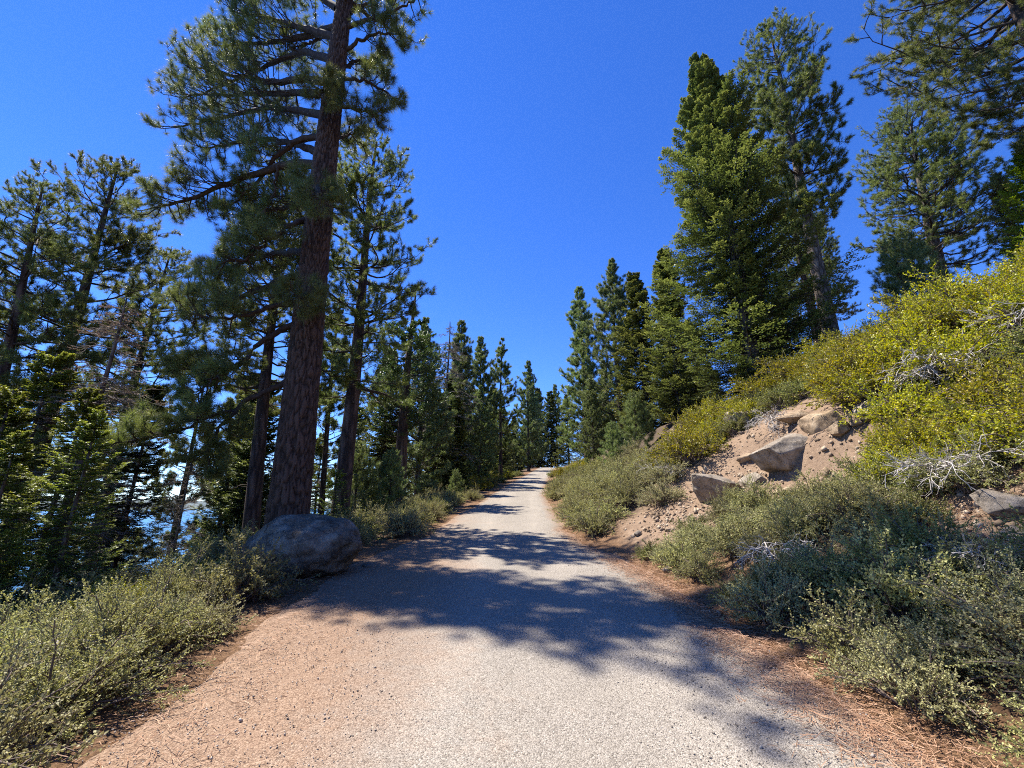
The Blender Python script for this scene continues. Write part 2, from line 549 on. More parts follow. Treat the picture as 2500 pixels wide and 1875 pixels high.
path = obj('path', make_mesh('path', np.stack([PXw, PYs, PZw], -1), PQ, M['gravel'], {'red': red, 'track': np.exp(-((np.abs(PXw - pcx(PYs) - .25) - .78) / .28) ** 2)}, smooth=True))
tag(path, 'pale grey gravel path climbing between shrubs with reddish margins', kind='structure')

# ---- lake and far shore
m, N, L, out = nmat('lake_water')
tc = N('ShaderNodeTexCoord')
nw = N('ShaderNodeTexNoise', i_Scale=0.6, i_Detail=4.0)
L(tc.outputs['Object'], nw.inputs['Vector'])
b = N('ShaderNodeBsdfPrincipled'); b.inputs['Base Color'].default_value = (.035, .15, .32, 1)
b.inputs['Roughness'].default_value = 0.45
b.inputs['Specular IOR Level'].default_value = 0.12
bp = N('ShaderNodeBump'); bp.inputs['Strength'].default_value = 0.25; bp.inputs['Distance'].default_value = 0.4
L(nw.outputs[0], bp.inputs['Height']); L(bp.outputs[0], b.inputs['Normal'])
L(b.outputs[0], out.inputs['Surface'])
wx = np.array([-16000, -8000, -3000, -1000, -100., 600]); wy = np.array([-3000, -500, 200, 1000, 4000, 9000, 16000.])
WX, WY = np.meshgrid(wx, wy)
wi = np.arange(WX.size).reshape(WX.shape)
lake = obj('lake', make_mesh('lake', np.stack([WX, WY, np.full(WX.shape, LAKE_Z)], -1),
           np.stack([wi[:-1, :-1], wi[:-1, 1:], wi[1:, 1:], wi[1:, :-1]], -1).reshape(-1, 4), m))
tag(lake, 'blue lake far below seen between the tree trunks', kind='structure')
az = np.linspace(R(-88), R(10), 220); dd = np.linspace(0, 1, 14)
AZ, DD = np.meshgrid(az, dd)
RR = 12200 + 2600 * DD
HH = LAKE_Z - 3 + np.sin(np.clip(DD, 0, 1) * math.pi) ** .8 * (255 + 130 * fbm(AZ * 14, DD * 2, 77, 5)) * (0.8 + .35 * fbm(AZ * 5, AZ * 0, 78, 2))
hi_ = np.arange(AZ.size).reshape(AZ.shape)
hills = obj('hills', make_mesh('hills', np.stack([RR * np.sin(AZ), RR * np.cos(AZ), HH], -1),
            np.stack([hi_[:-1, :-1], hi_[:-1, 1:], hi_[1:, 1:], hi_[1:, :-1]], -1).reshape(-1, 4),
            plain_mat('far_hill', (.09, .10, .07), .95, .3, .001), smooth=True))
tag(hills, 'hazy mountains beyond the far shore of the lake', kind='structure')

# ------------------------------------------------------------------ plant building blocks
UP = np.array([0, 0, 1.0])


def tubes(P, RA, k=5):
    """P (T,n,3) centre lines, RA (T,n) radii -> verts, quads"""
    T, n, _ = P.shape
    t = norm(np.gradient(P, axis=1))
    ref = np.where(np.abs(t[..., 2:3]) < .9, UP, np.array([1.0, 0, 0]))
    a = norm(np.cross(t, ref)); b = np.cross(t, a)
    ang = np.linspace(0, 2 * math.pi, k, endpoint=False)
    ring = P[:, :, None] + RA[:, :, None, None] * (np.cos(ang)[None, None, :, None] * a[:, :, None] + np.sin(ang)[None, None, :, None] * b[:, :, None])
    i = np.arange(T * n * k).reshape(T, n, k)
    j = np.roll(i, -1, axis=2)
    q = np.stack([i[:, :-1], j[:, :-1], j[:, 1:], i[:, 1:]], -1).reshape(-1, 4)
    return ring.reshape(-1, 3), q


def merge(parts):
    V, F, o = [], [], 0
    for v, f in parts:
        V.append(v); F.append(f + o); o += len(v)
    return np.concatenate(V), F


def sprout(P, per, t0, t1, ang, length, rng, flat=0.0, curve=0.0, npt=4, jit=.25, wander=0.0):
    T, n, _ = P.shape
    t = (np.arange(per)[None] + rng.random((T, per))) / per * (t1 - t0) + t0
    f = t * (n - 1); i0 = np.clip(f.astype(int), 0, n - 2); fr = (f - i0)[..., None]
    ar = np.arange(T)[:, None]
    A = P[ar, i0]; B = P[ar, i0 + 1]
    base = A + (B - A) * fr
    tan = norm(B - A)
    r = rng.normal(size=(T, per, 3))
    if flat > 0:
        side = norm(np.cross(tan, UP)) * np.where((np.arange(per) % 2)[None, :, None] == 0, 1, -1)
        r = side * flat + r * (1 - flat) * .6
    perp = norm(r - (r * tan).sum(-1, keepdims=True) * tan)
    a = ang + jit * rng.normal(size=(T, per, 1))
    d = np.cos(a) * tan + np.sin(a) * perp
    plen = np.linalg.norm(P[:, -1] - P[:, 0], axis=-1)[:, None]
    Ln = (length(t, plen) * (0.75 + .5 * rng.random((T, per))))[..., None, None]
    s = np.linspace(0, 1, npt)[None, None, :, None]
    Qp = base[:, :, None] + d[:, :, None] * Ln * s + UP * curve * Ln * s ** 2
    if wander:
        Qp = Qp + wander * Ln * rng.normal(size=Qp.shape) * s
    return Qp.reshape(-1, npt, 3)


def tuft_templates(rng, n, spread0=15, spread1=80, back=.9, kinds=8, wid=.03):
    out = []
    for _ in range(kinds):
        pol = np.radians(rng.uniform(spread0, spread1, n)); azm = rng.uniform(0, 2 * math.pi, n)
        off = -rng.random(n) * back
        pol = pol + off * -.25
        d = np.stack([np.sin(pol) * np.cos(azm), np.sin(pol) * np.sin(azm), np.cos(pol)], -1)
        base = np.stack([0 * off, 0 * off, off], -1)
        w = norm(np.cross(d, rng.normal(size=(n, 3)))) * wid
        ln = rng.uniform(.75, 1.1, (n, 1))
        tip = base + d * ln + np.array([0, 0, 0]) 
        out.append(np.stack([base + d * .05 - w * .5, base + d * .05 + w * .5, tip], 1).reshape(-1, 3))
    return np.stack(out)          # (kinds, n*3, 3)


def tufts(pos, dirs, size, tmpl, rng):
    Mn = len(pos)
    d = norm(dirs)
    ref = rng.normal(size=(Mn, 3))
    a = norm(np.cross(d, ref)); b = np.cross(d, a)
    k = rng.integers(0, len(tmpl), Mn)
    loc = tmpl[k] * size[:, None, None]
    V = pos[:, None] + loc[..., 0:1] * a[:, None] + loc[..., 1:2] * b[:, None] + loc[..., 2:3] * d[:, None]
    nv = tmpl.shape[1]
    F = np.arange(Mn * nv).reshape(-1, 3)
    tint = np.repeat(np.clip(rng.normal(.45, .22, Mn), 0, 1), nv)
    return V.reshape(-1, 3), F, tint


def ends(P):
    return P[:, -1], P[:, -1] - P[:, -2]


def trunk_line(H, rng, n=30, lean=(0, 0), wob=.08):
    s = np.linspace(0, 1, n)
    x = lean[0] * s * H + wob * np.sin(s * 5 + rng.random() * 6) * s
    y = lean[1] * s * H + wob * np.sin(s * 4 + rng.random() * 6) * s
    return np.stack([x, y, s * H], -1)


def trunk_mesh(name, line, r0, mat, r1=.03, sides=14, sink=.6, power=.85):
    n = len(line)
    s = np.linspace(0, 1, n)
    r = r1 + (r0 - r1) * (1 - s) ** power
    r[0] *= 1.28; r[1] *= 1.06
    line = np.concatenate([line[:1] - np.array([[0, 0, sink]]), line])
    r = np.concatenate([[r[0] * 1.15], r])
    V, F = tubes(line[None], r[None], sides)
    return make_mesh(name, V, F, mat, {'tint': np.full(len(V), .5)}, smooth=True)


def at_h(line, h):
    return np.stack([np.interp(h, line[:, 2], line[:, k]) for k in range(3)], -1)


def needles_from(twigs, lats, limbs, size, tmpl, rng, up=.25, mid=True, H=1e3):
    pos, dirs = [], []
    for P, keep in ((twigs, 1), (lats, 1), (limbs, 1)):
        if P is None: continue
        p, d = ends(P); pos.append(p); dirs.append(norm(d))
        if mid and P is twigs:
            pos.append(P[:, 2]); dirs.append(norm(P[:, 2] - P[:, 1]))
    pos = np.concatenate(pos); dirs = np.concatenate(dirs)
    dirs = norm(dirs + UP * up)
    sz = size * rng.uniform(.75, 1.2, len(pos)) * np.interp(pos[:, 2], [0, H * .78, H], [1, 1, .5])
    return tufts(pos, dirs, sz, tmpl, rng)


def pine(tag_, seed, H, r0, cb, prof, nl, nlat=8, ntw=4, tuft_n=34, tuft_w=.07, size=.17, mat='pine_needle', bark='bark', lean=(0, 0),
         el0=-.15, el1=.6, cur=.25, dead=10, lat_len=.34, tw_len=.32, top=True, gap=0.0, limb_mat='limb', limb_r=.045, wob=.12, up=.25, rag=.65):
    rng = np.random.default_rng(seed)
    line = trunk_line(H, rng, 34, lean, wob)
    tm = trunk_mesh(tag_ + '_trunk', line, r0, M[bark])
    u = (np.arange(nl) + rng.random(nl)) / nl
    if gap:                                   # limbs gathered in bunches with bare trunk between
        u = u + gap * np.sin(u * 2 * math.pi * 5 + seed) / (2 * math.pi * 5)
    h = H * (cb + (1 - cb) * np.clip(u, 0, .985))
    azm = np.arange(nl) * 2.399 + rng.normal(0, .5, nl)
    Lm = np.array([prof(v) for v in (h / H)]) * rng.uniform(rag, 1.2, nl)
    el = el0 + (el1 - el0) * u + rng.normal(0, .12, nl)
    s = np.linspace(0, 1, 9)
    b0 = at_h(line, h)
    rad = np.stack([np.cos(azm), np.sin(azm), 0 * azm], -1)
    sd_ = np.stack([-np.sin(azm), np.cos(azm), 0 * azm], -1)
    wv = rng.normal(0, .12, nl)
    P = b0[:, None] + rad[:, None] * (Lm[:, None] * s)[..., None] + UP * (Lm[:, None] * (el[:, None] * s + cur * s ** 2 - .25 * (el[:, None] > .2) * 0))[..., None] \
        + sd_[:, None] * (Lm[:, None] * wv[:, None] * np.sin(s * 4))[..., None]
    P = P + rng.normal(size=P.shape) * .03 * Lm[:, None, None] * s[None, :, None]
    lats = sprout(P, nlat, .22, .98, .85, lambda t, p: lat_len * p * (1.15 - .75 * t) + .14, rng, flat=.75, curve=.18, npt=5, wander=.04)
    tw = sprout(lats, ntw, .3, .98, .7, lambda t, p: tw_len * (1.1 - .5 * t) * np.clip(p / .8, .45, 1.1), rng, curve=.35, npt=4, wander=.05)
    lr = limb_r * np.clip(Lm / 2.5, .35, 1.6)
    wood = [tubes(P, lr[:, None] * (1.1 - s)[None], 6),
            tubes(lats, np.repeat(lr, nlat)[:, None] * np.array([.36, .3, .24, .18, .12])[None], 4),
            tubes(tw, np.full((len(tw), 4), .006) * np.array([1.2, 1, .8, .6])[None], 3)]
    if dead:
        hd = H * rng.uniform(cb * .35, cb * 1.15, dead); ad_ = rng.uniform(0, 6.28, dead); ld = rng.uniform(.5, 1.5, dead)
        bd = at_h(line, hd); rd = np.stack([np.cos(ad_), np.sin(ad_), rng.normal(-.15, .2, dead)], -1)
        D = bd[:, None] + rd[:, None] * (ld[:, None] * np.linspace(0, 1, 5))[..., None] + rng.normal(size=(dead, 5, 3)) * .04
        wood.append(tubes(D, .022 * np.array([1, .8, .6, .4, .15])[None] * np.ones((dead, 1)), 4))
    V, F = merge(wood)
    wm = make_mesh(tag_ + '_limbs', V, F, M[limb_mat], smooth=True)
    tmpl = tuft_templates(rng, tuft_n, wid=tuft_w)
    V, F, tint = needles_from(tw, lats, P, size, tmpl, rng, up=up, H=H)
    nm = make_mesh(tag_ + '_crown', V, F, M[mat], {'tint': tint})
    return [('trunk', tm, False), ('crown', nm, False), ('branches', wm, True)]


def blades(P, per, ln, wd, rng, up=.35, bias=None, fl=.45):
    """flat needle sprays along each centre line"""
    T, n, _ = P.shape
    t = (np.arange(per)[None] + rng.random((T, per))) / per
    f = t * (n - 1); i0 = np.clip(f.astype(int), 0, n - 2); fr = (f - i0)[..., None]
    ar = np.arange(T)[:, None]
    A = P[ar, i0]; B = P[ar, i0 + 1]
    base = A + (B - A) * fr
    tan = norm(B - A)
    side = norm(np.cross(tan, UP)) * np.where(np.arange(per) % 2 == 0, 1, -1)[None, :, None]
    d = norm(tan * .55 + side * .8 + UP * (up * rng.uniform(-.4, 1.3, (T, per, 1))) + rng.normal(size=base.shape) * .15)
    L_ = ln * rng.uniform(.7, 1.2, (T, per, 1))
    w = norm(np.cross(d, UP + rng.normal(size=base.shape) * fl)) * wd
    V = np.stack([base, base + d * L_ * .5 + w, base + d * L_, base + d * L_ * .5 - w], 2)
    F = np.arange(T * per * 4).reshape(-1, 4)
    tint = np.clip((rng.normal(.36, .12, (T, 1)) if bias is None else bias[:, None]) + .35 * (t - .4), 0, 1)
    return V.reshape(-1, 3), F, np.repeat(tint.ravel(), 4)


def fir(tag_, seed, H, r0, rmax, step=.36, per=6, nlat=22, nb=9, bl=.11, bw=.026, mat='fir_needle', bark='bark_grey', cb=.04, lean=(0, 0), prof=None,
        droop=-.12, sub=True, thin=0.0):
    rng = np.random.default_rng(seed)
    line = trunk_line(H, rng, 30, lean, .05)
    tm = trunk_mesh(tag_ + '_trunk', line, r0, M[bark], .015, 12)
    hs_, az_ = [], []
    z = H * cb; k = 0
    while z < H * .985:
        c = per if z < H * .9 else 4
        a0 = rng.random() * 6.28
        for j in range(c):
            if rng.random() < thin: continue
            hs_.append(z + rng.normal(0, .09)); az_.append(a0 + j * 6.283 / c + rng.normal(0, .18))
        z += step * rng.uniform(.75, 1.2) * (1 if z < H * .8 else .7)
    h = np.clip(np.array(hs_), H * cb * .8, H * .985); azm = np.array(az_); nb_ = len(h)
    u = h / H
    pr = prof or (lambda v: (1 - v) ** .75 * min(1, .72 + 2.2 * v))
    Lm = rmax * np.array([pr(v) for v in u]) * rng.uniform(.58, 1.15, nb_) * (1 + .18 * np.sin(azm * 2 + u * 14)) + .12
    s = np.linspace(0, 1, 7)
    el = np.interp(u, [0, .5, .88, 1], [droop, -.04, .18, 1.0]) + rng.normal(0, .08, nb_)
    rad = np.stack([np.cos(azm), np.sin(azm), 0 * azm], -1)
    P = at_h(line, h)[:, None] + rad[:, None] * (Lm[:, None] * s)[..., None] + UP * (Lm[:, None] * (el[:, None] * s - .18 * np.sin(s * 3.0) + .20 * s ** 3))[..., None]
    lats = sprout(P, nlat, .12, 1.0, .95, lambda t, p: .30 * p * np.sin(np.clip(t, .1, 1) * 2.75) ** .8 + .08, rng, flat=.93, curve=-.05, npt=4, jit=.12)
    sets = [lats]
    if sub:
        sb_ = sprout(lats, 5, .25, 1.0, .8, lambda t, p: .42 * p * (1.1 - .6 * t), rng, flat=.93, curve=.05, npt=3, jit=.15)
        sets.append(sb_)
    wood = [tubes(P, (.028 * np.clip(Lm / 2, .3, 1.4))[:, None] * (1.08 - s)[None], 4),
            tubes(lats, np.full((len(lats), 4), .006) * np.array([1, .8, .6, .4])[None], 3)]
    V, F = merge(wood)
    wm = make_mesh(tag_ + '_boughs', V, F, M['limb'], smooth=True)
    vs_, fs_, ts_, o = [], [], [], 0
    # tint rises along each bough, so the tips are paler
    lb = np.tile((np.arange(nlat) + .5) / nlat, nb_) * .75 - .12 + rng.normal(0, .08, nb_ * nlat)
    for S, n_, bi in ((lats, nb, lb), (sets[-1], max(4, nb - 3), np.repeat(lb, 5) + .06) if sub else (P, 14, None)):
        v, f, t = blades(S, n_, bl, bw, rng, up=.2, bias=bi, fl=.28)
        vs_.append(v); fs_.append(f + o); ts_.append(t); o += len(v)
    nm = make_mesh(tag_ + '_crown', np.concatenate(vs_), fs_, M[mat], {'tint': np.concatenate(ts_)})
    return [('trunk', tm, False), ('crown', nm, False), ('branches', wm, True)]


def leaves(P, per, ln, wd, rng, t0=.15):
    T, n, _ = P.shape
    t = t0 + (np.arange(per)[None] + rng.random((T, per))) / per * (1 - t0)
    f = t * (n - 1); i0 = np.clip(f.astype(int), 0, n - 2); fr = (f - i0)[..., None]
    ar = np.arange(T)[:, None]
    A = P[ar, i0]; B = P[ar, i0 + 1]
    base = A + (B - A) * fr
    tan = norm(B - A)
    r = norm(rng.normal(size=base.shape) + UP * .25)
    d = norm(tan * .6 + r)
    L_ = ln * rng.uniform(.65, 1.25, (T, per, 1))
    w = norm(np.cross(d, norm(UP * .9 + rng.normal(size=base.shape) * .7))) * wd * rng.uniform(.8, 1.2, (T, per, 1))
    V = np.stack([base, base + d * L_ * .5 + w, base + d * L_, base + d * L_ * .5 - w], 2)
    F = np.arange(T * per * 4).reshape(-1, 4)
    tint = np.clip(rng.normal(.45, .2, (T, 1)) + rng.normal(0, .1, (T, per)), 0, 1)
    return V.reshape(-1, 3), F, np.repeat(tint.ravel(), 4)


def shrub(tag_, seed, Rr, Hh, nst=46, nlat=9, ntw=0, nleaf=14, ln=.032, wd=.009, mat='sage_leaf', lo=.35, stem=.008, spiky=.25, low=1.45):
    rng = np.random.default_rng(seed)
    pol = np.arccos(np.clip(rng.uniform(math.cos(low), 1, nst), 0, 1)); azm = np.arange(nst) * 2.399 + rng.normal(0, .3, nst)
    d = np.stack([np.sin(pol) * np.cos(azm), np.sin(pol) * np.sin(azm), np.cos(pol)], -1)
    reach = 1 / np.sqrt((d[:, 0] ** 2 + d[:, 1] ** 2) / Rr ** 2 + d[:, 2] ** 2 / Hh ** 2)
    reach = reach * (1 + spiky * rng.normal(0, .5, nst)) * (1 + .22 * np.sin(azm * 3 + seed))
    s = np.linspace(0, 1, 6)
    root = rng.normal(size=(nst, 3)) * np.array([.12 * Rr, .12 * Rr, 0])
    P = root[:, None] + d[:, None] * (reach[:, None] * s)[..., None] + UP * (reach[:, None] * .16 * np.sin(s * math.pi))[..., None]
    P = P + rng.normal(size=P.shape) * .035 * Rr * s[None, :, None]
    lats = sprout(P, nlat, lo, 1.0, .75, lambda t, p: .34 * p * (1.25 - .7 * t), rng, curve=.2, npt=4, wander=.06)
    sets = [lats]
    if ntw:
        sets.append(sprout(lats, ntw, .3, 1.0, .7, lambda t, p: .5 * p, rng, curve=.1, npt=3, wander=.05))
    wood = [tubes(P, np.full((nst, 6), stem) * np.array([1.5, 1.3, 1.1, .9, .7, .4])[None], 4), tubes(lats, np.full((len(lats), 4), stem * .4) * np.array([1, .8, .6, .4])[None], 3)]
    V, F = merge(wood)
    wm = make_mesh(tag_ + '_stems', V, F, M['shrub_stem'], smooth=True)
    vs_, fs_, ts_, o = [], [], [], 0
    for S, n_ in [(q, nleaf) for q in sets] + [(P[:, 2:], nleaf)]:
        v, f, t = leaves(S, n_, ln, wd, rng)
        vs_.append(v); fs_.append(f + o); ts_.append(t); o += len(v)
    nm = make_mesh(tag_ + '_leaves', np.concatenate(vs_), fs_, M[mat], {'tint': np.concatenate(ts_)})
    return [('foliage', nm, False), ('stems', wm, False)]


# ------------------------------------------------------------------ rocks
def rock_mesh(name, seed, dims, mat, sub=4, rough=.22, pits=.35, ang=False, soft=False):
    import bmesh
    bm = bmesh.new()
    bmesh.ops.create_icosphere(bm, subdivisions=sub, radius=1.0)
    V = np.array([v.co[:] for v in bm.verts]); F = np.array([[v.index for v in f.verts] for f in bm.faces])
    bm.free()
    rng = np.random.default_rng(seed)
    # planes shave the ball into broad worn faces
    for _ in range(18 if ang else 5 if soft else 9):
        nrm = norm(rng.normal(size=3)); c = rng.uniform(.5, .82) if ang else rng.uniform(.80, .95) if soft else rng.uniform(.68, .92)
        dist = V @ nrm - c
        V = V - np.where(dist > 0, dist * (.97 if ang else .8), 0)[:, None] * nrm
    o = rng.random(3) * 50
    rad = norm(V)
    V = V + rad * (rough * .8 * vnoise3(V * 1.6 + o, seed) + rough * .45 * vnoise3(V * 3.7 + o, seed + 1) + rough * .2 * vnoise3(V * 9 + o, seed + 2)
                   + rough * .10 * vnoise3(V * 22 + o, seed + 3))[:, None]
    # flaked ledges and pits
    led = np.clip(vnoise3(V * np.array([2.2, 2.2, 3.4]) + o + 9, seed + 5) * 6, -1, 1)
    V = V + rad * pits * (.035 * led + .03 * np.minimum(0, vnoise3(V * 13 + o, seed + 6) + .1))[:, None]
    V = V * np.array(dims)
    return make_mesh(name, V, F, mat, smooth=True)


big = rock_mesh('boulder', 14, (1.14, .72, .64), M['boulder_stone'], 6, .17, pits=1.0, soft=True)
o = obj('boulder', big, None, (-3.80, 8.35, hz(-3.72, 8.3) + .40))
o.rotation_euler = (R(6), R(-9), R(-14))
tag(o, 'large rounded grey granite boulder lying beside the path in front of the thick pine', 'boulder')

ROCKS = [  # x, y, up, dims, material, seed, name, label
    (7.9, 14.6, .22, (.70, .5, .38), 'pale_rock', 3, 'grey granite boulder on the bank crest under the green shrubs above the bare soil'),
    (7.3, 9.6, .08, (.33, .28, .22), 'tan_rock', 5, 'tan rounded rock perched at the right end of the bare soil cut'),
    (5.3, 11.7, .08, (1.3, .75, .55), 'pale_rock', 8, 'big smooth buff rock half buried at the foot of the bare soil cut'),
    (6.4, 9.7, .02, (.8, .5, .22), 'tan_rock', 11, 'flat buff rock ledge in the shade of the soil cut'),
    (7.6, 11.4, .12, (.6, .4, .24), 'tan_rock', 13, 'tan rock ledge jutting out under the dead twigs of the bank'),
    (8.4, 9.9, .15, (.55, .5, .5), 'granite', 17, 'grey lichen-spotted rock tucked under the yellow shrubs'),
    (7.55, 9.45, .05, (.2, .17, .13), 'tan_rock', 19, 'small tan stone beside the perched rounded rock'),
    (6.75, 9.55, .04, (.17, .13, .15), 'tan_rock', 23, 'small upright tan stone in the soil cut below the rounded rock'),
    (5.55, 5.0, .06, (.42, .34, .2), 'pale_rock', 29, 'pale angular rock at the edge of the bare soil under the dead branches'),
    (5.2, 4.75, .03, (.16, .13, .09), 'pale_rock', 31, 'small pale stone just below the pale angular rock'),
    (5.45, 4.6, .03, (.3, .24, .16), 'pale_rock', 37, 'wide pale stone on the needle-covered slope near the picture edge'),
    (4.8, 13.0, .02, (.13, .1, .06), 'tan_rock', 41, 'flat little stone lying on the bare slope beside the grey-green shrubs'),
    (3.0, 10.9, .02, (.15, .12, .09), 'pale_rock', 43, 'small pale stone at the foot of the shaded dirt slide'),
    (2.55, 5.9, .01, (.10, .05, .05), 'pale_rock', 47, 'little white stone on the needle litter at the path edge'),
    (-2.7, 8.85, .03, (.16, .14, .10), 'granite', 53, 'small grey stone next to the end of the large boulder'),
    (6.9, 10.9, -.22, (1.25, .75, .6), 'pale_rock', 61, 'broad fractured grey slab set into the scarp above the soil cut'),
    (7.6, 10.4, -.1, (.8, .6, .5), 'tan_rock', 64, 'blocky tan rock wedged beside the fractured grey slab'),
    (6.2, 11.3, -.05, (.6, .45, .35), 'pale_rock', 67, 'angular grey block in the middle of the soil cut'),
    (7.9, 9.2, .10, (.45, .35, .3), 'pale_rock', 70, 'pale block at the end of the scarp under the yellow shrubs'),
    (5.85, 10.1, .03, (.34, .26, .18), 'tan_rock', 73, 'low tan block at the shaded foot of the soil cut'),
    (6.6, 12.4, .04, (.3, .25, .16), 'tan_rock', 59, 'cracked tan stone in the upper part of the bare soil'),
]
for x, y, up, dm, mt, sd0, lab in ROCKS:
    o = obj('rock', rock_mesh('rock', sd0, dm, M[mt], 5 if max(dm) > .3 else 3, .10 if sd0 % 3 else .2, .5, ang=sd0 % 3 > 0), None, (x, y, hz(x, y) + up))
    o.rotation_euler = (sd0 * .13 % .4 - .2, sd0 * .29 % .5 - .25, sd0 * 1.7)
    tag(o, lab, 'rock', 'stones on the bank and path edges')

# ------------------------------------------------------------------ the thick pine
HX, HY = -4.74, 9.6
HZ = hz(HX, HY)
rng = np.random.default_rng(5)
HH_ = 20.6
hero_line = np.array([(HX, HY, HZ), (-4.78, 9.6, 2.5), (-4.85, 9.6, 5.), (-4.95, 9.6, 8.), (-5.02, 9.6, 11.), (-5.08, 9.6, 14.), (-5.1, 9.6, 17.), (-5.1, 9.6, 20.6)])
nh, na = 620, 112
zz = np.linspace(HZ - .4, HH_, nh)
cxh = np.interp(zz, hero_line[:, 2], hero_line[:, 0]); cyh = np.interp(zz, hero_line[:, 2], hero_line[:, 1])
rr = np.interp(zz - HZ, [-.5, 0, .5, 1.5, 5, 10, 16, 18, 20.5], [.58, .49, .425, .385, .335, .28, .205, .13, .03])
th = np.linspace(0, 2 * math.pi, na, endpoint=False)
TH, ZZ = np.meshgrid(th, zz)
# bark plates: stretched cells with deep furrows between them
pts = np.random.default_rng(8).random((2600, 2)) * np.array([2 * math.pi, HH_ + 1]) + np.array([0, -1])
fur = np.zeros(TH.shape)
ord_ = np.argsort(pts[:, 1]); pts = pts[ord_]
for r_ in range(nh):
    lo = np.searchsorted(pts[:, 1], zz[r_] - .6); hi = np.searchsorted(pts[:, 1], zz[r_] + .6)
    pp = pts[lo:hi]
    da = np.abs(TH[r_][:, None] + .16 * vnoise(TH[r_] * 5, zz[r_] * 4 + 0 * TH[r_], 6)[:, None] - pp[None, :, 0]); da = np.minimum(da, 2 * math.pi - da)
    dst = np.sqrt(((da + 0) * .46 / .050) ** 2 + ((zz[r_] - pp[None, :, 1]) / .21) ** 2)
    ds = np.sort(dst, axis=1)
    fur[r_] = ds[:, 1] - ds[:, 0]
plate = np.clip(fur / .55, 0, 1) ** .6
disp = .058 * (plate - .6) + .022 * vnoise3(np.stack([np.cos(TH) * 8, np.sin(TH) * 8, ZZ * 9], -1), 3)
RRR = rr[:, None] * (1 + .04 * np.sin(TH * 3 + zz[:, None] * .2)) + disp
HV = np.stack([cxh[:, None] + RRR * np.cos(TH) - HX, cyh[:, None] + RRR * np.sin(TH) - HY, ZZ - HZ], -1)
hi2 = np.arange(nh * na).reshape(nh, na); hj = np.roll(hi2, -1, 1)
HF = np.stack([hi2[:-1], hj[:-1], hj[1:], hi2[1:]], -1).reshape(-1, 4)
hero = thing('pine_tree', (HX, HY, HZ))
tag(hero, 'thick red-barked pine towering behind the boulder with long bare crooked lower limbs', 'tree')
obj('trunk', make_mesh('thick_pine_trunk', HV, HF, M['bark_red'], {'tint': plate}, smooth=False), hero)
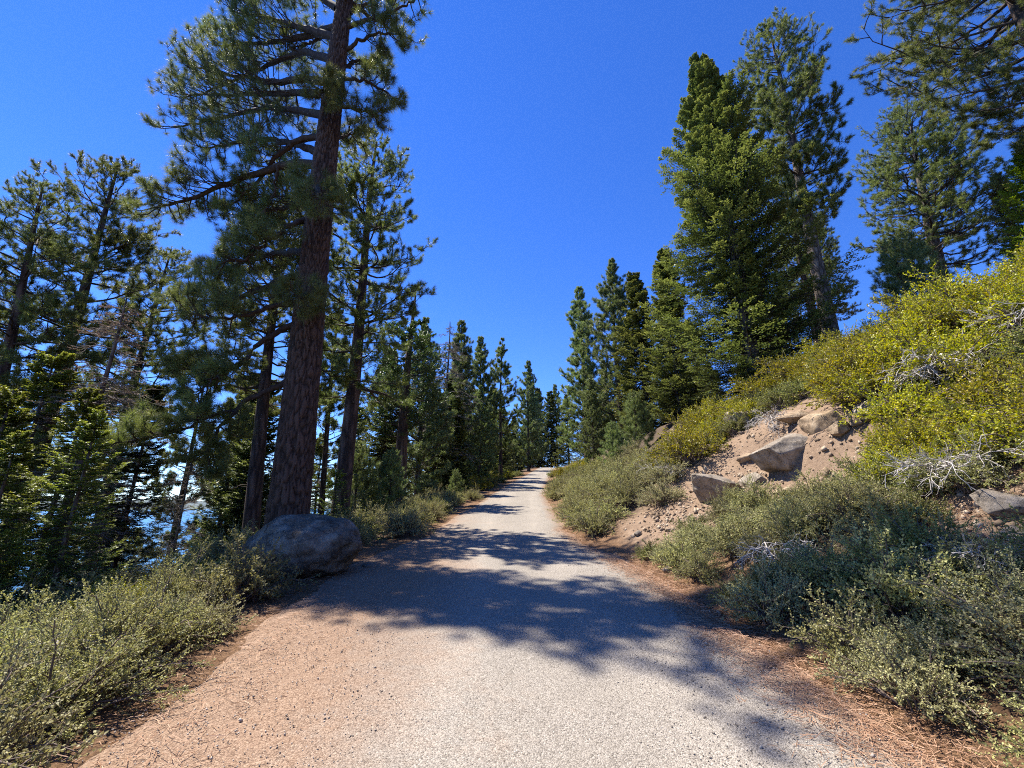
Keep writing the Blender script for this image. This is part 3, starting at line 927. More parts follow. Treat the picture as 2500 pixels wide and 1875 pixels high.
LIMBS = [
 [ (-4.98,9.6,4.46), (-5.32,9.5,4.22), (-5.65,9.4,4.01), (-5.87,9.3,3.81), (-6.05,9.2,3.46), (-6.21,9.1,3.19), (-6.25,9,2.88), (-6.22,8.95,2.36) ],
 [ (-6.02,9.2,3.58), (-6.22,9,3.49), (-6.35,8.8,3.33), (-6.54,8.6,3.1), (-6.69,8.3,2.93), (-6.98,8.1,2.8), (-7.21,8,2.74) ],
 [ (-5,9.6,5.91), (-5.41,9.5,5.61), (-5.74,9.4,5.3), (-5.95,9.3,4.92), (-6.09,9.2,4.61), (-6.47,9.1,4.51), (-6.9,9,4.44), (-7.33,8.9,4.46), (-7.71,8.8,4.5) ],
 [ (-6.24,9.2,4.56), (-6.16,8.7,4.2), (-6.24,8.5,3.84), (-6.4,8.4,3.6) ],
 [ (-5.09,9.6,7.03), (-5.72,9.9,7.2), (-6.4,10.1,7.04), (-7.2,10.3,6.82), (-7.99,10.4,6.8), (-8.72,10.5,6.78), (-9.39,10.6,6.36) ],
 [ (-5.2,9.6,8.75), (-5.51,9.2,8.19), (-5.72,8.9,7.6), (-5.94,8.7,7.04), (-6.46,8.6,6.78), (-7.04,8.4,6.8) ],
 [ (-5.15,9.6,10.37), (-5.72,9.7,10.55), (-6.27,9.8,10.57), (-6.81,9.9,10.43), (-7.37,10,10.35), (-8.04,10.1,10.17), (-8.69,10.2,9.88), (-9.47,10.4,9.81), (-10.19,10.5,9.76), (-11.15,10.6,10.03) ],
 [ (-6.14,9.4,10.2), (-6.32,9.8,9.62), (-6.71,9.9,8.98), (-6.83,10,8.2) ],
 [ (-5.13,9.6,11.29), (-5.7,9.7,11.4), (-6.18,9.8,11.27), (-6.51,9.9,11), (-6.94,10.1,10.56), (-7.59,10.3,9.88), (-8.42,10.5,9.43) ],
 [ (-5.16,9.6,12.05), (-6.39,10.2,12.88), (-7.74,10.7,13.58), (-9.1,11.2,13.79), (-10.45,11.6,13.94), (-11.73,12,14.16), (-12.83,12.3,14.27) ],
 [ (-5.16,9.6,13.21), (-6.36,10.1,14), (-7.67,10.6,14.42), (-9,11.1,15.32), (-10.74,11.6,16.26), (-12.44,12,17.09) ],
 [ (-5.26,9.6,14.08), (-6.49,10.3,15.37), (-7.8,11,15.9), (-8.97,11.6,16.26), (-10.38,12.1,16.02), (-12.1,12.6,16.18), (-13.17,12.8,15.64) ],
 [ (-5.27,9.6,14.98), (-6.56,10,15.93), (-7.86,10.5,17.05), (-9.39,11,18.01), (-10.85,11.4,18.83) ],
 [ (-5.28,9.6,16.11), (-6.74,10.4,18.17), (-8.38,11.1,19.51), (-10.36,11.8,20.89), (-11.89,12.2,21.04) ],
 [ (-4.89,9.6,14.44), (-4.2,9.3,14.56), (-3.64,9.2,14.6), (-3.14,9.1,14.37), (-2.86,9,13.89) ],
 [ (-4.85,9.6,13.38), (-4.35,10,13.79), (-3.85,10.2,13.67), (-3.58,10.3,13.43), (-3.61,10.3,12.9) ],
 [ (-4.81,9.6,12.38), (-4.03,9.2,11.77), (-3.51,9,11.4), (-3.22,8.9,11.07) ],
 [ (-4.91,9.6,15.92), (-4.47,9.9,16.96), (-3.8,10,17.53), (-3.22,10.1,17.27) ],
 [ (-4.82,9.6,11.26), (-4.82,10.4,12.23), (-4.62,10.8,12.29), (-4.43,11,11.87) ],
 [ (-5.08,9.6,9.75), (-4.62,8.7,8.72), (-4.24,8.1,8.14), (-3.87,7.6,7.64) ],
 [ (-4.97,9.6,6.52), (-4.56,8.7,6.06), (-4.43,8.2,5.75), (-4.29,7.8,5.45) ],
 [ (-5.14,9.6,13.04), (-5.05,9.1,12.37), (-4.88,8.6,11.7), (-4.82,8.2,11.16) ],
 [ (-5.07,9.6,10.72), (-6.24,10.2,11.69), (-7.76,10.8,12.46), (-9.41,11.3,12.69), (-10.91,11.7,12.8) ],
 [ (-5.15,9.6,12.79), (-6.68,10.5,13.93), (-8.79,11.4,14.89), (-10.98,12.1,15.71), (-13.27,12.6,16.07) ],
 [ (-5.27,9.6,15.35), (-6.98,10.5,16.14), (-8.76,11.3,17.03), (-10.56,11.9,17.74), (-12.09,12.3,18.51) ],
 [ (-5.06,9.6,6.34), (-5.43,9.2,6.06), (-5.84,8.9,5.71), (-6.3,8.7,5.51), (-6.84,8.6,5.57), (-7.41,8.5,5.8) ],
 [ (-5.13,9.6,7.74), (-6.13,10.2,8.12), (-7.3,10.7,8.22), (-8.42,11.1,8.02), (-9.44,11.4,8.04) ],
 [ (-5.04,9.6,9.46), (-5.89,10.3,9.73), (-6.89,10.9,10.04), (-8.04,11.4,10.26), (-9.14,11.8,10.22) ],
 [ (-4.95,9.6,13.73), (-4.78,10.3,14.99), (-4.4,10.8,15.54), (-3.85,11.1,15.32) ],
]
hero_t = tuft_templates(rng, 96, 8, 100, .55, 12, .027)
far_t = tuft_templates(rng, 44, 10, 95, .6, 8, .05)
rl = np.random.default_rng(77)
extra = []
for k in range(13):                           # limbs of the upper crown
    z0 = 15.0 + 5.3 * (k + rl.random()) / 13
    a = k * 2.399 + rl.normal(0, .3)
    ln = np.interp(z0, [15, 17, 19, 20.5], [3.0, 2.3, 1.3, .5]) * rl.uniform(.8, 1.15)
    e = np.interp(z0, [15, 18, 20.5], [.05, .3, .9])
    extra.append([(-5.09 + math.cos(a) * ln * s, 9.6 + math.sin(a) * ln * s, z0 + ln * (e * s + .2 * s * s)) for s in np.linspace(0, 1, 7)])
for li, poly in enumerate(LIMBS + extra):
    hand = li < len(LIMBS)
    p = np.array(poly) - np.array([HX, HY, HZ])
    seg = np.concatenate([[0], np.cumsum(np.linalg.norm(np.diff(p, axis=0), axis=1))])
    Lg = seg[-1]
    if hand and li not in (0, 1, 3): Lg *= .84
    q = np.linspace(0, Lg, 22)
    P = np.stack([np.interp(q, seg, p[:, c]) for c in range(3)], -1)
    ker = np.array([.25, .5, .25])
    for c in range(3):
        P[1:-1, c] = np.convolve(P[:, c], ker, 'valid')
    s = q / Lg
    P = P + rng.normal(size=P.shape) * .022 * np.minimum(1, s * 4)[:, None]
    fork = hand and li in (1, 3, 7)
    r0 = (.035 if fork else np.clip(.022 * Lg + .015, .05, .115))
    rad = r0 * (1.05 - .85 * s)
    bare_to = .45 if li in (0, 2, 6) else .26 if hand else .18
    nlat = int(np.clip(Lg * (6.6 if hand else 3.8), 9, 36))
    lats = sprout(P[None], nlat, bare_to, 1.0, .9, lambda t, pl: .22 * pl * (1.2 - .75 * t) + .16, rng, flat=.6, curve=.0 if hand else .15, npt=6, wander=.05)
    # some hanging, upturned twigs
    sag = rng.uniform(-.5, .12, (len(lats), 1, 1)); s6 = np.linspace(0, 1, 6)[None, :, None]
    ll = np.linalg.norm(lats[:, -1] - lats[:, 0], axis=-1)[:, None, None]
    lats = lats + UP * ll * (sag * s6 * (1.5 - s6) + .28 * s6 ** 3)
    tw = sprout(lats, 6 if hand else 4, .3, .98, .8, lambda t, pl: .30 * (1.15 - .5 * t) + 0 * pl, rng, curve=.42, npt=4, wander=.05)
    parts = [tubes(P[None], rad[None], 8), tubes(lats, np.full((len(lats), 6), .016) * np.array([1.2, 1, .85, .7, .55, .4])[None], 5),
             tubes(tw, np.full((len(tw), 4), .0075) * np.array([1.2, 1, .85, .7])[None], 4)]
    V, F = merge(parts)
    lo_ = obj('limb', make_mesh('thick_pine_limb', V, F, M['limb'], smooth=True), hero)
    V, F, tint = needles_from(tw, lats, P[None], .215, hero_t if hand else far_t, rng, up=.30, mid=False)
    obj('needles', make_mesh('thick_pine_needles', V, F, M['pine_needle'], {'tint': tint}), lo_)

# ------------------------------------------------------------------ tree kinds
open_prof = lambda v: np.interp(v, [.25, .4, .6, .8, .93, 1], [2.2, 2.9, 2.6, 2.0, 1.2, .3])
cone_prof = lambda v: np.interp(v, [0, .1, .3, .6, .85, 1], [2.3, 3.0, 2.9, 1.9, .7, .08])
slim_prof = lambda v: np.interp(v, [0, .15, .4, .7, .9, 1], [1.6, 2.3, 2.2, 1.4, .5, .08])
high_prof = lambda v: np.interp(v, [.3, .45, .6, .8, .93, 1], [1.7, 2.0, 2.25, 2.1, 1.5, .5])

P_OPEN1 = pine('open_pine', 101, 18, .32, .36, open_prof, 74, 8, 4, 34, .075, .19, gap=.5)
P_OPEN2 = pine('open_pine_b', 102, 18, .34, .30, open_prof, 82, 8, 4, 34, .075, .19, gap=.8, el0=-.3, lean=(.02, .0))
P_HIGH = pine('high_pine', 103, 22, .40, .36, high_prof, 96, 9, 4, 30, .09, .22, gap=.8, el0=-.05, el1=.75, bark='bark_grey', dead=12)
P_BROAD = pine('broad_pine', 104, 18, .52, .24, lambda v: np.interp(v, [.2, .4, .65, .85, 1], [3.4, 4.3, 4.0, 2.8, .8]), 124, 9, 4, 28, .095, .23, gap=.6, el0=-.1, el1=.6, bark='bark_grey')
P_NEAR = pine('near_pine', 105, 19, .42, .30, lambda v: np.interp(v, [.25, .4, .55, .7, .85, 1], [1.8, 2.9, 4.4, 4.2, 2.8, .7]), 84, 12, 5, 34, .075, .19, gap=.6, el0=-.1, el1=.5)
P_CONE1 = pine('cone_pine', 106, 17, .24, .06, cone_prof, 120, 7, 3, 24, .11, .27, mat='young_needle', el0=-.05, el1=.9, cur=.35, dead=4, up=.6, rag=.45)
P_CONE2 = pine('cone_pine_b', 107, 17, .22, .05, slim_prof, 112, 7, 3, 24, .11, .27, mat='young_needle', el0=-.05, el1=.9, cur=.35, dead=4, up=.6, rag=.45)
P_SLIM = pine('slim_pine', 108, 17, .22, .16, slim_prof, 72, 7, 3, 24, .11, .26, rag=.45, el0=-.05, el1=.8, cur=.3, dead=8, gap=.7)
P_SAP = pine('sapling', 109, 3.4, .05, .03, lambda v: np.interp(v, [0, .2, .6, 1], [.75, .95, .6, .15]), 44, 5, 3, 26, .06, .16, mat='young_needle', el0=.2, el1=1.1, cur=.3, dead=0, tw_len=.2, limb_r=.02, wob=.03, up=.7)
F_BIG = fir('big_fir', 201, 20.5, .36, 3.45, .58, 6, 30, 9, .13, .036, prof=lambda v: np.interp(v, [0, .1, .3, .55, .8, .93, 1], [.9, 1.05, 1, .84, .46, .17, .04]))
F_MID1 = fir('fir', 202, 12, .17, 2.6, .44, 6, 18, 7, .14, .034)
F_MID2 = fir('fir_b', 203, 12, .16, 2.3, .44, 6, 18, 7, .13, .032, thin=.1, droop=-.2)
F_THIN = fir('thin_fir', 204, 9, .13, 2.3, .42, 5, 18, 9, .085, .020, mat='fir_yellow', thin=.18, droop=-.18)
F_SAP = fir('fir_sapling', 205, 3, .04, 1.0, .2, 5, 12, 8, .06, .014, mat='fir_bright', sub=False)
F_BRIGHT = fir('bright_fir', 206, 6, .09, 2.1, .26, 6, 16, 8, .07, .017, mat='fir_bright')


def cedar(seed=301, H=12.0):
    rng = np.random.default_rng(seed)
    line = trunk_line(H, rng, 30, (.01, 0), .10)
    tm = trunk_mesh('cedar_trunk', line, .36, M['bark_cedar'], .02, 16)
    n = 62
    u = (np.arange(n) + rng.random(n)) / n
    h = H * (.30 + .52 * u); az = np.arange(n) * 2.399 + rng.normal(0, .4, n)
    Lm = np.interp(u, [0, .3, .7, 1], [1.6, 2.2, 2.0, 1.0]) * rng.uniform(.65, 1.1, n)
    s = np.linspace(0, 1, 7)
    rad = np.stack([np.cos(az), np.sin(az), 0 * az], -1)
    P = at_h(line, h)[:, None] + rad[:, None] * (Lm[:, None] * s)[..., None] + UP * (Lm[:, None] * (-.15 * s + .55 * s ** 2 * rng.uniform(.4, 1.4, (n, 1))))[..., None]
    lats = sprout(P, 10, .3, 1, .8, lambda t, p: .34 * p * (1.2 - .6 * t), rng, curve=.15, npt=4)
    tw = sprout(lats, 6, .2, 1, .7, lambda t, p: .5 * p * (1.1 - .5 * t), rng, curve=.1, npt=3)
    V, F = merge([tubes(P, .04 * (1.05 - s)[None] * np.ones((n, 1)), 5), tubes(lats, np.full((len(lats), 4), .009), 3)])
    wm = make_mesh('cedar_limbs', V, F, M['limb'], smooth=True)
    v1, f1, t1 = blades(tw, 9, .10, .022, rng, up=.6)
    v2, f2, t2 = blades(lats, 9, .10, .022, rng, up=.6)
    nm = make_mesh('cedar_crown', np.concatenate([v1, v2]), [f1, f2 + len(v1)], M['cedar_leaf'], {'tint': np.concatenate([t1, t2])})
    # bleached dead top with a few forked stubs
    k = 14
    hd = rng.uniform(.72, .97, k) * H; ad = rng.uniform(0, 6.28, k); ld = rng.uniform(.2, .9, k) * np.interp(hd, [.7 * H, H], [1, .3])
    D = at_h(line, hd)[:, None] + np.stack([np.cos(ad), np.sin(ad), .3 + 0 * ad], -1)[:, None] * (ld[:, None] * np.linspace(0, 1, 5))[..., None] + rng.normal(size=(k, 5, 3)) * .03
    top = at_h(line, np.linspace(.74 * H, 1.0 * H, 10)); 
    V, F = merge([tubes(D, .03 * np.array([1, .8, .6, .4, .15])[None] * np.ones((k, 1)), 4), tubes(top[None], np.linspace(.105, .025, 10)[None], 8)])
    dm = make_mesh('cedar_top', V, F, M['silver_wood'], smooth=True)
    return [('trunk', tm, False), ('dead_top', dm, True), ('crown', nm, False), ('branches', wm, True)]


def dead_conifer(seed=401, H=9.0, leafy=True):
    rng = np.random.default_rng(seed)
    line = trunk_line(H, rng, 26, (.03, 0), .10)
    tm = trunk_mesh('dead_trunk', line, .13, M['bark_grey'], .015, 10)
    n = 90
    h = H * rng.uniform(.25, .97, n); az = rng.uniform(0, 6.28, n); Lm = np.interp(h / H, [.2, .6, 1], [1.7, 1.5, .4]) * rng.uniform(.6, 1.1, n)
    s = np.linspace(0, 1, 7)
    P = at_h(line, h)[:, None] + np.stack([np.cos(az), np.sin(az), 0 * az], -1)[:, None] * (Lm[:, None] * s)[..., None] + UP * (Lm[:, None] * (.05 * s - .3 * s ** 2))[..., None] + rng.normal(size=(n, 7, 3)) * .03
    lats = sprout(P, 9, .2, 1, .9, lambda t, p: .36 * p * (1.2 - .6 * t), rng, flat=.8, npt=4, wander=.06)
    tw = sprout(lats, 4, .2, 1, .8, lambda t, p: .45 * p, rng, flat=.7, npt=3, wander=.05)
    V, F = merge([tubes(P, .016 * (1.08 - s)[None] * np.ones((n, 1)), 4), tubes(lats, np.full((len(lats), 4), .0055), 3), tubes(tw, np.full((len(tw), 3), .0035), 3)])
    wm = make_mesh('dead_boughs', V, F, M['limb_grey'], smooth=True)
    out_ = [('trunk', tm, False), ('branches', wm, False)]
    if leafy:
        pick = tw[rng.random(len(tw)) < .30]
        v, f, t = blades(pick, 6, .05, .011, rng)
        out_.append(('dead_needles', make_mesh('dead_needles', v, f, M['dead_twig_leaf'], {'tint': t}), True))
    return out_


T_CEDAR = cedar()
T_DEAD = dead_conifer()
T_POLE = [('trunk', trunk_mesh('bare_pole', trunk_line(8, np.random.default_rng(3), 24, (.03, 0), .1), .09, M['bark_grey'], .02, 8), False),
          dead_conifer(402, 8.0, False)[1]]

BACK = 'trees of the wood behind'
TREES = [  # proto, native height, x, y, height, turn, tilt, name, label, group
    # --- lake side
    (P_OPEN1, 18, -13.2, 11.2, 13.2, 1.0, (0, -.05), 'pine_tree', 'dark pine at the picture edge, outermost of the trees on the lake side', None),
    (P_OPEN2, 18, -14.2, 13.0, 16.6, 2.2, (0, .00), 'pine_tree', 'tall dark pine with thick trunk rising just behind the leafless grey fir', None),
    (P_OPEN1, 18, -15.5, 17.2, 16.0, 4.0, (0, .0), 'pine_tree', 'slender leaning pine standing in open sky between the dark pines and the thick pine', None),
    (T_DEAD, 9, -9.2, 9.3, 7.4, .4, (0, -.02), 'dead_fir_tree', 'leafless grey fir with rust-brown twigs leaning above the green firs', None),
    (T_POLE, 8, -12.9, 17.5, 6.4, .9, (0, 0), 'snag_tree', 'thin bare grey pole tree standing against the lake', None),
    (F_THIN, 9, -7.6, 7.4, 4.1, 1.2, (0, .03), 'fir_tree', 'young fir with drooping yellow-green boughs nearest the camera on the lake side', None),
    (F_THIN, 9, -9.6, 8.6, 5.9, 3.0, (0, -.02), 'fir_tree', 'ragged green fir just below the leafless grey fir', None),
    (F_THIN, 9, -9.0, 7.6, 4.6, 4.4, (0, 0), 'fir_tree', 'green fir cut off by the picture edge below the dark pines', None),
    (F_THIN, 9, -6.7, 6.9, 3.4, 5.2, (0, 0), 'fir_tree', 'low bushy yellow-green fir rising straight out of the sage thicket', None),
    (F_THIN, 9, -7.4, 6.5, 3.2, 2.4, (0, 0), 'fir_tree', 'yellow-green fir between the nearest young fir and the picture edge', None),
    (F_THIN, 9, -12.4, 10.6, 6.6, .9, (0, 0), 'fir_tree', 'spreading green fir at the foot of the outermost dark pine', None),
    (F_MID2, 12, -9.2, 10.8, 5.6, 2.0, (0, 0), 'fir_tree', 'feathery fir with a hanging orange-brown dead bough', None),
    (P_SLIM, 17, -15.5, 21.0, 12.0, .2, (0, 0), 'pine_tree', 'thin pine whose trunk stands before the lake, beside the pale pole tree', 'thin pines before the lake'),
    (P_SLIM, 17, -13.8, 21.5, 11.2, 1.9, (0, 0), 'pine_tree', 'thin sparse pine before the lake, directly beside the bare pole tree', 'thin pines before the lake'),
    (F_MID1, 12, -11.8, 19.5, 9.2, 3.3, (0, 0), 'fir_tree', 'dark pointed fir between the bare pole tree and the leaning pine', None),
    (F_MID2, 12, -10.6, 18.4, 8.2, .6, (0, 0), 'fir_tree', 'narrow dark fir close behind the leaning furrowed pine', None),
    (P_OPEN1, 18, -7.35, 13.0, 13.6, 2.9, (0, .07), 'pine_tree', 'leaning furrowed pine partly hidden behind the thick pine', None),
    (P_OPEN2, 18, -5.4, 14.2, 15.2, .7, (0, -.02), 'pine_tree', 'tall straight pine rising just past the thick pine with foliage to its top', None),
    (P_SLIM, 17, -8.6, 20.5, 12.0, 3.7, (0, .03), 'pine_tree', 'slim pine glimpsed between the thick pine and the straight tall pine', None),
    (T_CEDAR, 12, -5.75, 22.6, 12.6, .3, (0, .0), 'cedar_tree', 'dark bushy cedar with bleached spiky dead top beside the path', None),
    (F_MID1, 12, -7.4, 25.0, 10.5, 1.1, (0, 0), 'fir_tree', 'dark fir close behind the cedar with the dead top', None),
    (F_SAP, 3, -5.3, 13.4, 2.2, .5, (0, 0), 'fir_sapling', 'bright green little fir between the two straight trunks', None),
    (P_SAP, 3.4, -6.1, 17.5, 3.4, 1.4, (0, 0), 'pine_sapling', 'pale feathery pine sapling beside the cedar trunk, the bigger of two', None),
    (P_SAP, 3.4, -5.0, 18.3, 2.8, 2.8, (0, 0), 'pine_sapling', 'pale feathery pine sapling beside the cedar trunk, the smaller of two', None),
    (P_SAP, 3.4, -3.1, 24.5, 1.7, 3.9, (0, 0), 'pine_sapling', 'tiny pine sapling poking out of the sage shrubs near the path bend', None),
    # --- beyond, on the lake side of the path
    (P_CONE1, 17, -6.6, 31.0, 14.2, .4, (0, 0), 'pine_tree', 'broad dark-green pine just past the cedar with the dead top', None),
    (T_POLE, 8, -5.9, 37.0, 16.0, 2.0, (0, -.03), 'snag_tree', 'needle-thin dead spire showing over the trees past the cedar', None),
    (P_CONE2, 17, -5.0, 40.0, 17.0, 1.3, (0, 0), 'pine_tree', 'blue-green pointed pine, tallest of the row past the cedar', None),
    (P_CONE2, 17, -3.6, 48.0, 17.4, 2.6, (0, 0), 'pine_tree', 'narrow pointed pine between the tallest blue-green pine and the open-branched pine', None),
    (P_SLIM, 17, -1.3, 50.0, 17.2, 3.5, (0, 0), 'pine_tree', 'open-branched pointed pine with visible trunk left of the far path', None),
    (P_CONE1, 17, -3.1, 42.0, 10.0, 4.5, (0, 0), 'pine_tree', 'pale soft pine of middle height before the open-branched pine', None),
    (P_CONE2, 17, 2.9, 76.0, 20.0, 5.3, (0, 0), 'pine_tree', 'lone pointed pine next to the end of the path', None),
    (F_MID1, 12, -6.0, 34.0, 9.0, 2.2, (0, 0), 'fir_tree', 'shaded fir filling in below the broad dark-green pine', BACK),
    (F_MID1, 12, -4.6, 36.0, 8.2, 3.2, (0, 0), 'fir_tree', 'shaded fir below the tallest blue-green pine', BACK),
    (F_MID2, 12, -1.3, 56.0, 10.0, 4.2, (0, 0), 'fir_tree', 'dark fir right behind the open-branched pine', BACK),
    # --- end of the path
    (F_MID1, 12, 6.6, 108, 21, 1.0, (0, 0), 'fir_tree', 'first of the distant dark firs closing the view at the path end', BACK),
    (F_MID1, 12, 9.4, 104, 19, 2.0, (0, 0), 'fir_tree', 'middle one of the distant dark firs closing the view at the path end', BACK),
    (P_CONE2, 17, 12.2, 118, 24, 3.0, (0, 0), 'pine_tree', 'distant pine among the dark firs at the path end', BACK),
    (F_MID2, 12, 13.0, 100, 17, 4.0, (0, 0), 'fir_tree', 'distant dark fir nearest the tall roadside pine on the uphill side', BACK),
    (P_CONE1, 17, 4.6, 98, 20, 5.0, (0, 0), 'pine_tree', 'distant pine just behind the lone pointed pine', BACK),
    # --- uphill side
    (P_CONE2, 17, 7.0, 41.0, 18.6, .8, (0, 0), 'pine_tree', 'tall pointed pine nearest the far path on the uphill side', None),
    (P_CONE1, 17, 9.3, 36.5, 17.8, 2.0, (0, 0), 'pine_tree', 'tallest of the two pointed pines beside the far path on the uphill side', None),
    (F_MID1, 12, 10.4, 33.0, 13.6, 3.0, (0, 0), 'fir_tree', 'grey-green dense fir between the pointed pines and the slim bright fir', None),
    (P_CONE1, 17, 6.2, 33.0, 7.0, 4.0, (0, 0), 'pine_tree', 'bushy young pine at the foot of the pointed pines', None),
    (P_SAP, 3.4, 7.1, 24.5, 3.6, 1.0, (0, 0), 'pine_sapling', 'pale round young pine at the shrub edge below the slim bright fir', None),
    (P_SAP, 3.4, 5.6, 24.0, 2.6, 2.0, (0, 0), 'pine_sapling', 'yellowish young pine at the shrub edge nearest the path', None),
    (F_MID2, 12, 10.3, 26.0, 11.8, 5.0, (0, 0), 'fir_tree', 'slim bright-tipped fir standing just left of the huge fir', None),
    (F_BIG, 20.5, 11.5, 19.6, 20.0, .6, (0, -.035), 'fir_tree', 'huge dense fir with shelving bright-tipped boughs above the bank', None),
    (P_HIGH, 22, 16.1, 20.4, 21.6, 1.2, (0, -.015), 'pine_tree', 'tall bare-trunked pine with crown high above, leaning beside the huge fir', None),
    (P_BROAD, 18, 28.6, 26.2, 16.4, 2.4, (0, -.06), 'pine_tree', 'wide-crowned pine with forked thick trunk on the hill crest', None),
    (P_NEAR, 19, 20.3, 12.6, 19.5, .5, (0, 0), 'pine_tree', 'pine whose drooping boughs hang into the upper corner of the sky', None),
    (F_BIG, 20.5, 30.2, 20.0, 9.5, 2.2, (0, 0), 'fir_tree', 'dark fir at the picture edge below the hanging pine boughs', None),
    (F_BRIGHT, 6, 22.5, 15.6, 6.0, .5, (0, 0), 'fir_tree', 'bright yellow-green young fir at the picture edge on the hill crest', None),
    (P_OPEN2, 18, 19.2, 25.5, 14.0, 1.6, (0, 0), 'pine_tree', 'bushy pine close behind the tall bare-trunked pine', None),
    (P_OPEN1, 18, 23.5, 31.0, 14.6, 3.4, (0, 0), 'pine_tree', 'dark pine standing back between the bare-trunked pine and the wide-crowned pine', None),
    (P_OPEN2, 18, 27.0, 34.0, 13.0, 4.6, (0, 0), 'pine_tree', 'pine half hidden behind the trunk of the wide-crowned pine', None),
    (P_SAP, 3.4, 18.0, 18.0, 4.2, .6, (0, 0), 'pine_sapling', 'soft pale young pine behind the yellow shrubs, the larger of the pair', None),
    (P_SAP, 3.4, 20.2, 19.4, 4.6, 1.9, (0, 0), 'pine_sapling', 'soft pale young pine behind the yellow shrubs, the one nearer the crest', None),
    (F_MID1, 12, 17.0, 28.0, 11.0, 2.7, (0, 0), 'fir_tree', 'shaded fir directly behind the tall bare-trunked pine', BACK),
    (F_MID2, 12, 33.5, 25.0, 9.0, 2.1, (0, 0), 'fir_tree', 'small dark fir past the wide-crowned pine', BACK),
]
for proto, H0, x, y, H, rz, tilt, nm, lab, grp in TREES:
    place(proto, nm, (x, y, hz(x, y) - .05), rz, H / H0, tilt, lab, 'sapling' if 'sapling' in nm else 'tree', grp)
# the orange dead bough belongs to the feathery fir
ff = [o for o in bpy.data.objects if o.get('label', '').startswith('feathery fir')][0]
rg = np.random.default_rng(12)
sf = ff.scale[0]
bp0 = np.array([1.15, .1, 5.1])
st = bp0 + np.stack([np.linspace(0, .5, 26) + rg.normal(0, .12, 26), rg.normal(0, .15, 26), -np.linspace(0, 1.0, 26) + rg.normal(0, .08, 26)], -1)
PP = np.stack([st, st + rg.normal(size=st.shape) * .12 + np.array([.1, 0, -.15]), st + rg.normal(size=st.shape) * .18 + np.array([.2, 0, -.4])], 1)
v, f, t = blades(PP, 26, .11, .022, rg)
me_ = make_mesh('brown_bough', v, f, M['brown_needle'], {'tint': t})
tag(obj('brown_bough', me_, ff), 'hanging bough of orange-brown dead needles')

# trees of the wood that only fill in the far background, scattered by rule
rg = np.random.default_rng(99)
fill = []
for k in range(44):                                     # lake-side slope, below eye level
    fill.append((rg.uniform(-46, -15), rg.uniform(16, 60), rg.choice([0, 1, 2]), rg.uniform(7, 12), 'lake'))
for k in range(46):
    y = rg.uniform(30, 120)
    fill.append((float(pcx(y)) - rg.uniform(5, 22), y, rg.choice([0, 1, 3]), rg.uniform(8, 15), 'row'))
for k in range(40):
    y = rg.uniform(36, 120)
    fill.append((float(pcx(y)) + rg.uniform(7, 40), y, rg.choice([0, 1, 3]), rg.uniform(8, 14), 'hill'))
kinds = [(F_MID1, 12, 'fir_tree'), (F_MID2, 12, 'fir_tree'), (P_SLIM, 17, 'pine_tree'), (P_CONE1, 17, 'pine_tree')]
FL = {'lake': ('dark conifer on the slope below, crowded before the lake', 'conifers on the slope down to the lake'),
      'row': ('dark conifer in the crowded wood behind the path-side row', 'conifers filling the wood past the cedar'),
      'hill': ('dark conifer in the crowded wood on the hill behind', 'conifers filling the wood on the hill')}
for x, y, k, H, z in fill:
    if z == 'lake' and (x / y > -1.15 and x / y < -.60) and H + hz(x, y) > 1.0:
        H = max(3.5, 1.0 - hz(x, y) + rg.uniform(-2, .5))
    if z == 'lake' and x / y <= -.86:
        H = max(5.0, 2.8 - hz(x, y) + rg.uniform(-3, 2.0))
    if z == 'lake' and -.80 < x / y < -.60:
        continue
    p, H0, nm = kinds[int(k)]
    place(p, nm, (x, y, hz(x, y) - .05), rg.uniform(0, 6.28), H / H0, (0, 0), FL[z][0], 'tree', FL[z][1])

# ------------------------------------------------------------------ shrubs
S_SAGE = [shrub('sage_shrub', 501, .62, .62, 68, 11, 0, 18, .027, .0085), shrub('sage_shrub_b', 502, .72, .52, 70, 12, 0, 22, .021, .0072, spiky=.35),
          shrub('sage_shrub_c', 503, .55, .70, 60, 10, 0, 15, .034, .0105, spiky=.4)]
S_SAGE = S_SAGE + [shrub('pale_shrub', 504, .6, .55, 64, 11, 0, 17, .024, .0085, 'pale_leaf', spiky=.3)]
S_GREEN = [shrub('green_shrub', 511, .70, .62, 62, 11, 0, 16, .030, .010, 'green_leaf'), shrub('green_shrub_b', 512, .75, .55, 62, 11, 0, 16, .030, .010, 'green_leaf', spiky=.4)]
S_YEL = [shrub('yellow_shrub', 521, .95, .85, 74, 10, 0, 13, .046, .014, 'yellow_leaf', stem=.012), shrub('yellow_shrub_b', 522, 1.05, .75, 74, 10, 0, 13, .046, .014, 'yellow_leaf', spiky=.35, stem=.012)]
taken = []


def shrub_ok(x, y, r, pack=.62):
    if x > float(xl(y)) - .05 and x < float(xr(y)) + .05: return False
    for (a, b_, c) in taken:
        if (x - a) ** 2 + (y - b_) ** 2 < (pack * (r + c)) ** 2: return False
    return True


def keep_clear(x, y):
    if ((x - 6.4) / 2.0) ** 2 + ((y - 11.4) / 3.1) ** 2 < 1 or (5.0 < x < 8.0 and 8.6 < y < 10.5): return True        # soil cut
    if ((x - 3.9) / .8) ** 2 + ((y - 11.0) / 1.3) ** 2 < 1: return True          # dirt slide
    if ((x - 5.4) / .75) ** 2 + ((y - 4.85) / .85) ** 2 < 1: return True          # bare slope by the edge
    if ((x + 3.75) / 1.35) ** 2 + ((y - 8.1) / 1.05) ** 2 < 1: return True       # boulder
    if (x - HX) ** 2 + (y - HY) ** 2 < .8: return True
    return False


